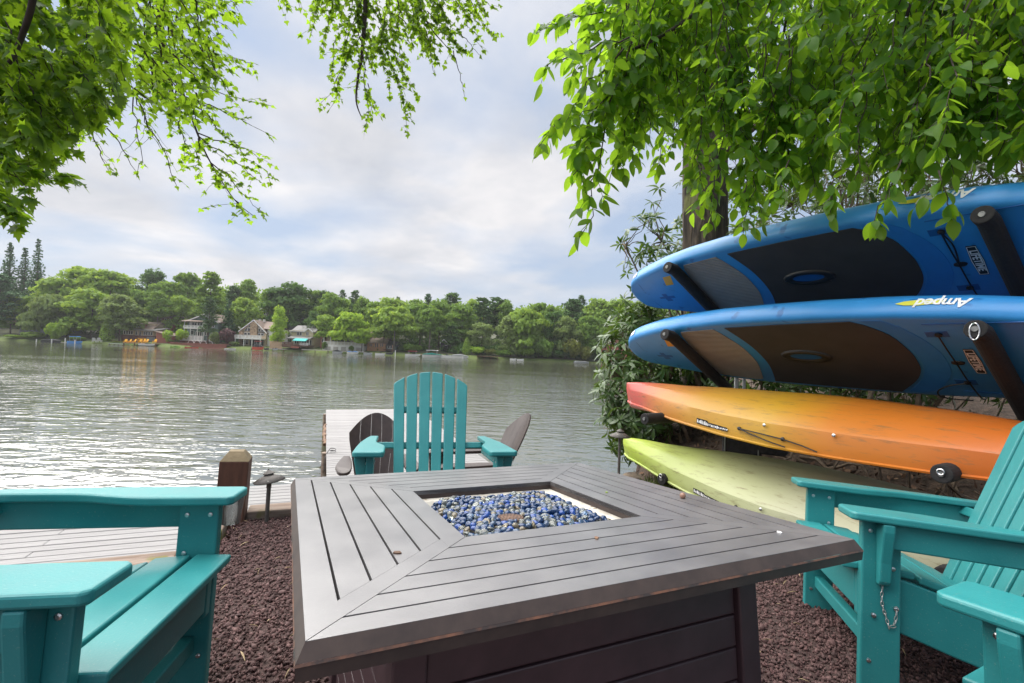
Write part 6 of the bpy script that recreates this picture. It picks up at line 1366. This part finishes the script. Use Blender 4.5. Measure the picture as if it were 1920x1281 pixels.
h.box('deck', 540, 589, 647.5, 649.5, -4, -.02, 'brdeck'); h.rail(540, 561, 642.5, 647.5, -3.95, 'brdeck'); h.rail(574, 589, 643, 647.5, -3.95, 'white'); h.box('steps', 561, 575, 650, 653, -5, -4.02, 'deck'); h.box('deck_skirt', 540, 560.5, 649.6, 652, -3.9, -3.8, 'brdeck')
for x in (547, 560, 574, 588): h.box('porch_post', x - .4, x + .4, 635, 647.5, -2.9, -2.75, 'white')
for x in (559, 565.5): h.box('vent', x - .5, x + .5, 610, 614, 2.2, 2.5, 'white')
# grey house behind
h = House('hillside_house', 'grey house with a wide grey roof behind the cream house', 566, 616, 150)
h.box('wall', 558, 576, 600, 620, 0, 8, 'grey'); h.roof_x(556, 580, 588, 601, 0, 8, 'groof'); h.gable(541, 561, 550, 600.5, 610, -2, 6, 'groof', 'grey'); h.box('side_wing', 543, 559, 610, 620, -2, 6, 'grey'); h.win(560, 567, 602, 606, 0, 3); h.win(569, 575, 602, 606, 0, 2)
# tan house with white arches
h = House('lake_house', 'tan house with a white arched terrace wall half hidden by bright maples', 648, 656, 131)
h.box('wall', 612, 690, 622, 660, 0, 8, 'tan'); h.box('upper_wall', 622, 654, 611, 622, .4, 8, 'tan'); h.roof_x(617, 660, 604, 613, .4, 8, 'tan'); h.roof_x(654, 694, 615, 624, 0, 8, 'brown'); h.box('side_wing', 597, 612, 630, 656, 1, 7, 'pink'); h.roof_x(595, 614, 624, 631, 1, 7, 'groof')
h.win(628, 637, 624, 630, 0, 2); h.win(626, 636, 613.5, 619, .4, 2); h.win(643, 651, 613.5, 619, .4, 2); h.box('porch_shade', 622, 655, 634, 641, -.06, -.004, 'black'); h.win(600, 606, 637, 644, 1, 1)  # flat black slab on the wall paints the porch's shade
h.box('terrace_wall', 613, 688, 648, 659, -3.2, -.1, 'white'); h.rail(614, 687, 641.5, 648, -3.15)
for i in range(5):
    x = 619 + i * 14; h.box('arch_opening', x, x + 9, 651, 659, -3.26, -3.205, 'concrete')
for x in (614, 626, 639, 652, 664, 676, 687): h.box('porch_post', x - .5, x + .5, 630, 648, -2.9, -2.7, 'white')
# brown cabin
h = House('log_cabin', 'orange brown log cabin with a rusty roof behind the big pale tree', 714, 662, 129.5)
h.box('wall', 688, 722, 642, 666, 0, 7, 'orange'); h.box('side_wing', 722, 741, 646, 664, .8, 7, 'green'); h.roof_x(686, 725, 632, 643, 0, 7, 'brown'); h.roof_x(718, 744, 639, 647, .8, 7, 'droof')
h.win(692, 698, 645, 651, 0, 2, 'orange'); h.win(702, 709, 643.5, 652, 0, 2, 'orange'); h.win(712, 718, 643.5, 650.5, 0, 2, 'orange'); h.win(725, 738, 648, 653, .8, 3, 'white')
for i in range(6): h.box('log', 687.5, 722.5, 653 + i * 1.7, 654.4 + i * 1.7, -.14, -.004, 'orange')
h.box('porch', 722, 741, 655, 656.2, -2, .78, 'brdeck'); h.box('porch_post', 723, 723.8, 646, 662, -1.9, -1.7, 'orange'); h.box('porch_post', 738, 738.8, 646, 662, -1.9, -1.7, 'orange')
# dark shed, red house on the right
h = House('dark_shed', 'small dark shed under the trees behind the teal covered boat', 832, 654, 131, 'shed')
h.box('wall', 826, 839, 642, 658, 0, 3, 'black'); h.gable(825, 840, 832, 636, 643, 0, 3, 'silver', 'black'); h.win(834, 838, 644, 648, 0, 1)
h = House('lake_house', 'faded red house on the right shore half hidden behind the rhododendron', 1155, 676, 128)
h.box('wall', 1136, 1200, 646, 684, 0, 8, 'pink'); h.gable(1132, 1176, 1154, 632, 647, 0, 8, 'pink', 'pink'); h.roof_x(1172, 1206, 634, 647, 0, 8, 'brown'); h.win(1147, 1160, 643, 650, 0, 2); h.win(1142, 1152, 656, 664, 0, 2); h.box('deck', 1124, 1140, 655, 657, -2, 0, 'redw'); h.box('deck_post', 1125, 1126.2, 657, 682, -1.9, -1.7, 'redw')
# ---- docks, boats and lakeside furniture
def shore_dock(x0, x1, y, m, label, Y=122.8, dep=2.2):
    h = House('shore_dock', label, (x0 + x1) / 2, y, Y, 'dock'); n = max(4, int((x1 - x0) / 2.4))
    for i in range(n):
        a = x0 + (x1 - x0) * i / n; h.box('deck_board', a, a + (x1 - x0) / n - .12, y, y + 1.0, 0, dep, m)
    for i in range(4):
        a = x0 + 1 + (x1 - x0 - 2) * i / 3; h.box('piling', a - .4, a + .4, y + 1.0, y + 8, .1, .35, 'brdeck')
shore_dock(230, 292, 643.5, 'deck', 'reddish dock carrying the yellow chairs'); shore_dock(203, 231, 644.5, 'silver', 'pale low dock left of the yellow chairs'); shore_dock(470, 532, 653.5, 'concrete', 'pale dock in front of the stone house'); shore_dock(565, 640, 656.5, 'concrete', 'stone edged landing in front of the cream house'); shore_dock(640, 684, 659, 'concrete', 'pale dock in front of the white arches'); shore_dock(786, 832, 665.5, 'fence', 'tan dock beside the teal covered boat', 122.4); shore_dock(894, 934, 668, 'brdeck', 'low brown dock below the olive bush'); shore_dock(96, 130, 642, 'concrete', 'small pale dock between the left boats')
def boat(x0, x1, yw, hull, label, cover=None, canopy=None, hgt=4.5, Y=121.6, chgt=7):
    h = House('moored_boat', label, (x0 + x1) / 2, yw, Y, 'boat'); h.e['group'] = 'boats moored along the far shore'
    L_ = (x1 - x0) * h.k; H = hgt * h.k; H *= .75; B = min(2.0, L_ * .34); rows = []
    for t, w, zb, zt in ((0, .80, 0, .92), (.25, 1, -.05, .88), (.6, .95, -.05, .92), (.85, .55, .05, 1.05), (1.0, .06, .5, 1.18)):
        x = -L_ / 2 + t * L_; rows.append([(x, -B / 2 * w, zt * H), (x, -B / 2 * w * .8, zb * H - .15), (x, B / 2 * w * .8, zb * H - .15), (x, B / 2 * w, zt * H)])
    mb = MB().grid(rows, closed=True); mb.f += [(3, 2, 1, 0), (16, 17, 18, 19)]; mb.m += [0, 0]; mb.build('hull', HW[hull], h.e, recalc=True)
    MB().box(-.05 * L_, .18 * L_, -B * .3, B * .3, H * .9, H * 1.45).build('windscreen', HW['glass'], h.e); MB().box(-L_ * .52, -L_ * .46, -.2, .2, H * .2, H * 1.25).build('outboard_motor', HW['black'], h.e)
    if cover: MB().prism([(-L_ * .48, H * .93), (-L_ * .40, H * 1.5), (-.05 * L_, H * (1.0 + chgt / 7)), (.25 * L_, H * 1.55), (.46 * L_, H * 1.12)], -B * .46, B * .46, lambda a, b, c: (a, c, b)).build('cover', HW[cover], h.e, bevel=.12, recalc=True)
    if canopy:
        zc = H + chgt * h.k; MB().prism([(-L_ * .32, zc - .15), (-L_ * .28, zc), (L_ * .22, zc), (L_ * .26, zc - .15)], -B * .5, B * .5, lambda a, b, c: (a, c, b)).build('canopy', HW[canopy], h.e, recalc=True)
        for a in (-.28, .22):
            for b in (-.46, .46): MB().tube([(L_ * a, B * b, H * .85), (L_ * a, B * b, zc - .02)], .035, 5).build('canopy_pole', HW['silver'], h.e)
boat(80, 114, 642, 'black', 'boat under a dark cover at the left of the far shore', cover='black', chgt=6)
boat(128, 154, 643, 'blue', 'light blue boat with a raised blue canopy on the left shore', canopy='blue', chgt=9)
boat(262, 290, 647, 'white', 'small white boat tied in front of the yellow chairs', hgt=3)
boat(474, 494, 655, 'red', 'dark red boat with a red canopy on a lift in front of the stone house', cover='black', canopy='redc', chgt=11, hgt=6)
boat(496, 504, 655.5, 'black', 'left one of two small jet skis by the stone house dock', hgt=3.2); boat(512, 521, 656, 'silver', 'right one of two small jet skis by the stone house dock', hgt=3.4)
boat(422, 442, 655, 'white', 'flat white skiff right of the red deck', hgt=2.2); boat(320, 337, 651, 'lime', 'lime green canoe beside the red boathouse', hgt=2.0); boat(348, 372, 652.5, 'red', 'red kayak floating along the red deck', hgt=2.2)
boat(624, 642, 662, 'silver', 'boat under a dark peaked cover left of the blue tarp', cover='black', chgt=8, hgt=4); boat(651, 672, 662.5, 'white', 'flat boat under a bright blue tarp in front of the white arches', cover='blue', chgt=1.5, hgt=3.2)
boat(682, 698, 664, 'silver', 'small grey boat left of the brown cabin landing', hgt=3.5); boat(704, 722, 665, 'white', 'small white runabout in front of the brown cabin', hgt=3.5); boat(724, 737, 664, 'black', 'dark boat with outboard right of the white runabout', hgt=4)
boat(760, 788, 667, 'white', 'white pontoon boat with a red canopy', canopy='redc', chgt=6, hgt=4); boat(792, 830, 668.5, 'white', 'long white boat with a teal cover and white bimini', cover='tealc', canopy='white', chgt=9, hgt=4)
boat(826, 848, 670, 'white', 'white speedboat with dark windows beside the covered boat', hgt=5); boat(846, 878, 671, 'white', 'white boat under a pale grey cover, rightmost of the large boats', cover='silver', chgt=7, hgt=4.5)
boat(956, 968, 675, 'white', 'left one of two small white boats in the middle of the right shore', hgt=3.6); boat(969, 982, 675.5, 'white', 'right one of two small white boats in the middle of the right shore', hgt=3); boat(1076, 1104, 681, 'silver', 'small grey covered boat by the olive bush', cover='silver', hgt=3.2, chgt=3)
# white mooring posts
for x, y0, y1, lab in ((68, 636, 645, 'white mooring post, leftmost on the far shore'), (96.5, 636, 647, 'white mooring post in front of the dark covered boat'), (122, 634, 645, 'white mooring post between the two left boats'), (140, 637, 649, 'white mooring post by the light blue boat'), (741, 657, 668, 'white mooring post below the big pale tree'), (867, 668, 680, 'white mooring post in front of the white covered boat')):
    h = House('mooring_post', lab, x, y1, 120.5, 'post'); h.e['group'] = 'white mooring posts in the far water'; MB().tube([(0, 0, -1), (0, 0, (y1 - y0) * h.k)], .11, 8).build('post_shaft', HW['white'], h.e)
# yellow chairs and white lawn chairs: one mesh each, too small for parts
def tiny_chair(m):
    mb = MB(); mb.box(-.36, .36, -.35, .25, .32, .40)
    mb.prism([(-.34, .34), (.34, .34), (.38, 1.05), (.2, 1.2), (-.2, 1.2), (-.38, 1.05)], 0, .07, lambda a, b, h: (a, .22 + .35 * (b - .34) + h, b))
    for s in (-1, 1): mb.box(s * .42 - .09, s * .42 + .09, -.42, .35, .58, .64); mb.box(s * .38 - .05, s * .38 + .05, -.36, -.26, 0, .58); mb.box(s * .38 - .05, s * .38 + .05, .2, .3, 0, .58)
    return mb.mesh('tiny_chair', HW[m])
me_y, me_w = tiny_chair('yellow'), tiny_chair('white')
for i, x in enumerate((235, 242, 251, 263, 269.5, 274, 290)):
    p = at(x, 643.2, 123.9); lab = ['leftmost yellow lakeside chair at the brown cottage', 'second yellow lakeside chair from the left at the brown cottage', 'yellow lakeside chair standing alone left of the yellow table', 'yellow chair left of the two beside the yellow table', 'middle yellow chair beside the yellow table', 'yellow chair just right of the yellow table', 'yellow chair right against the red boathouse'][i]
    link('yellow_chair', me_y, None, T(*p, random.uniform(-.5, .5)) @ Matrix.Scale(.85, 4), label=lab, cat='garden chair', group='yellow chairs on the cottage dock')
for i, x in enumerate((177, 186.5)):
    link('lawn_chair', me_w, None, T(*at(x, 642, 124.8), R(200)), label=['left white lawn chair on the far lawn', 'right white lawn chair on the far lawn'][i], cat='garden chair', group='white lawn chairs on the far shore')
p = at(266, 641, 125.2); e = empty('yellow_table', T(*p), 'yellow table behind the yellow lakeside chairs', 'table'); MB().box(-.9, .9, -.5, .5, .85, .95).build('tabletop', HW['yellow'], e)
for a in (-.8, .8): MB().box(a - .05, a + .05, -.4, .4, 0, .85).build('leg', HW['yellow'], e)

# ---- light summer haze over the lake
m = bpy.data.materials.new('summer_haze'); m.use_nodes = True; t = m.node_tree; t.nodes.remove(t.nodes['Principled BSDF'])
pv = t.nodes.new('ShaderNodeVolumePrincipled'); pv.inputs['Color'].default_value = (.93, .95, .97, 1); pv.inputs['Density'].default_value = 0.00024; pv.inputs['Anisotropy'].default_value = .2
t.links.new(pv.outputs[0], t.nodes['Material Output'].inputs['Volume'])
MB().box(-430, 330, -75, 345, -4.2, 46).build('haze', m, kind='stuff', label='thin pale summer haze over the lake and far shore')
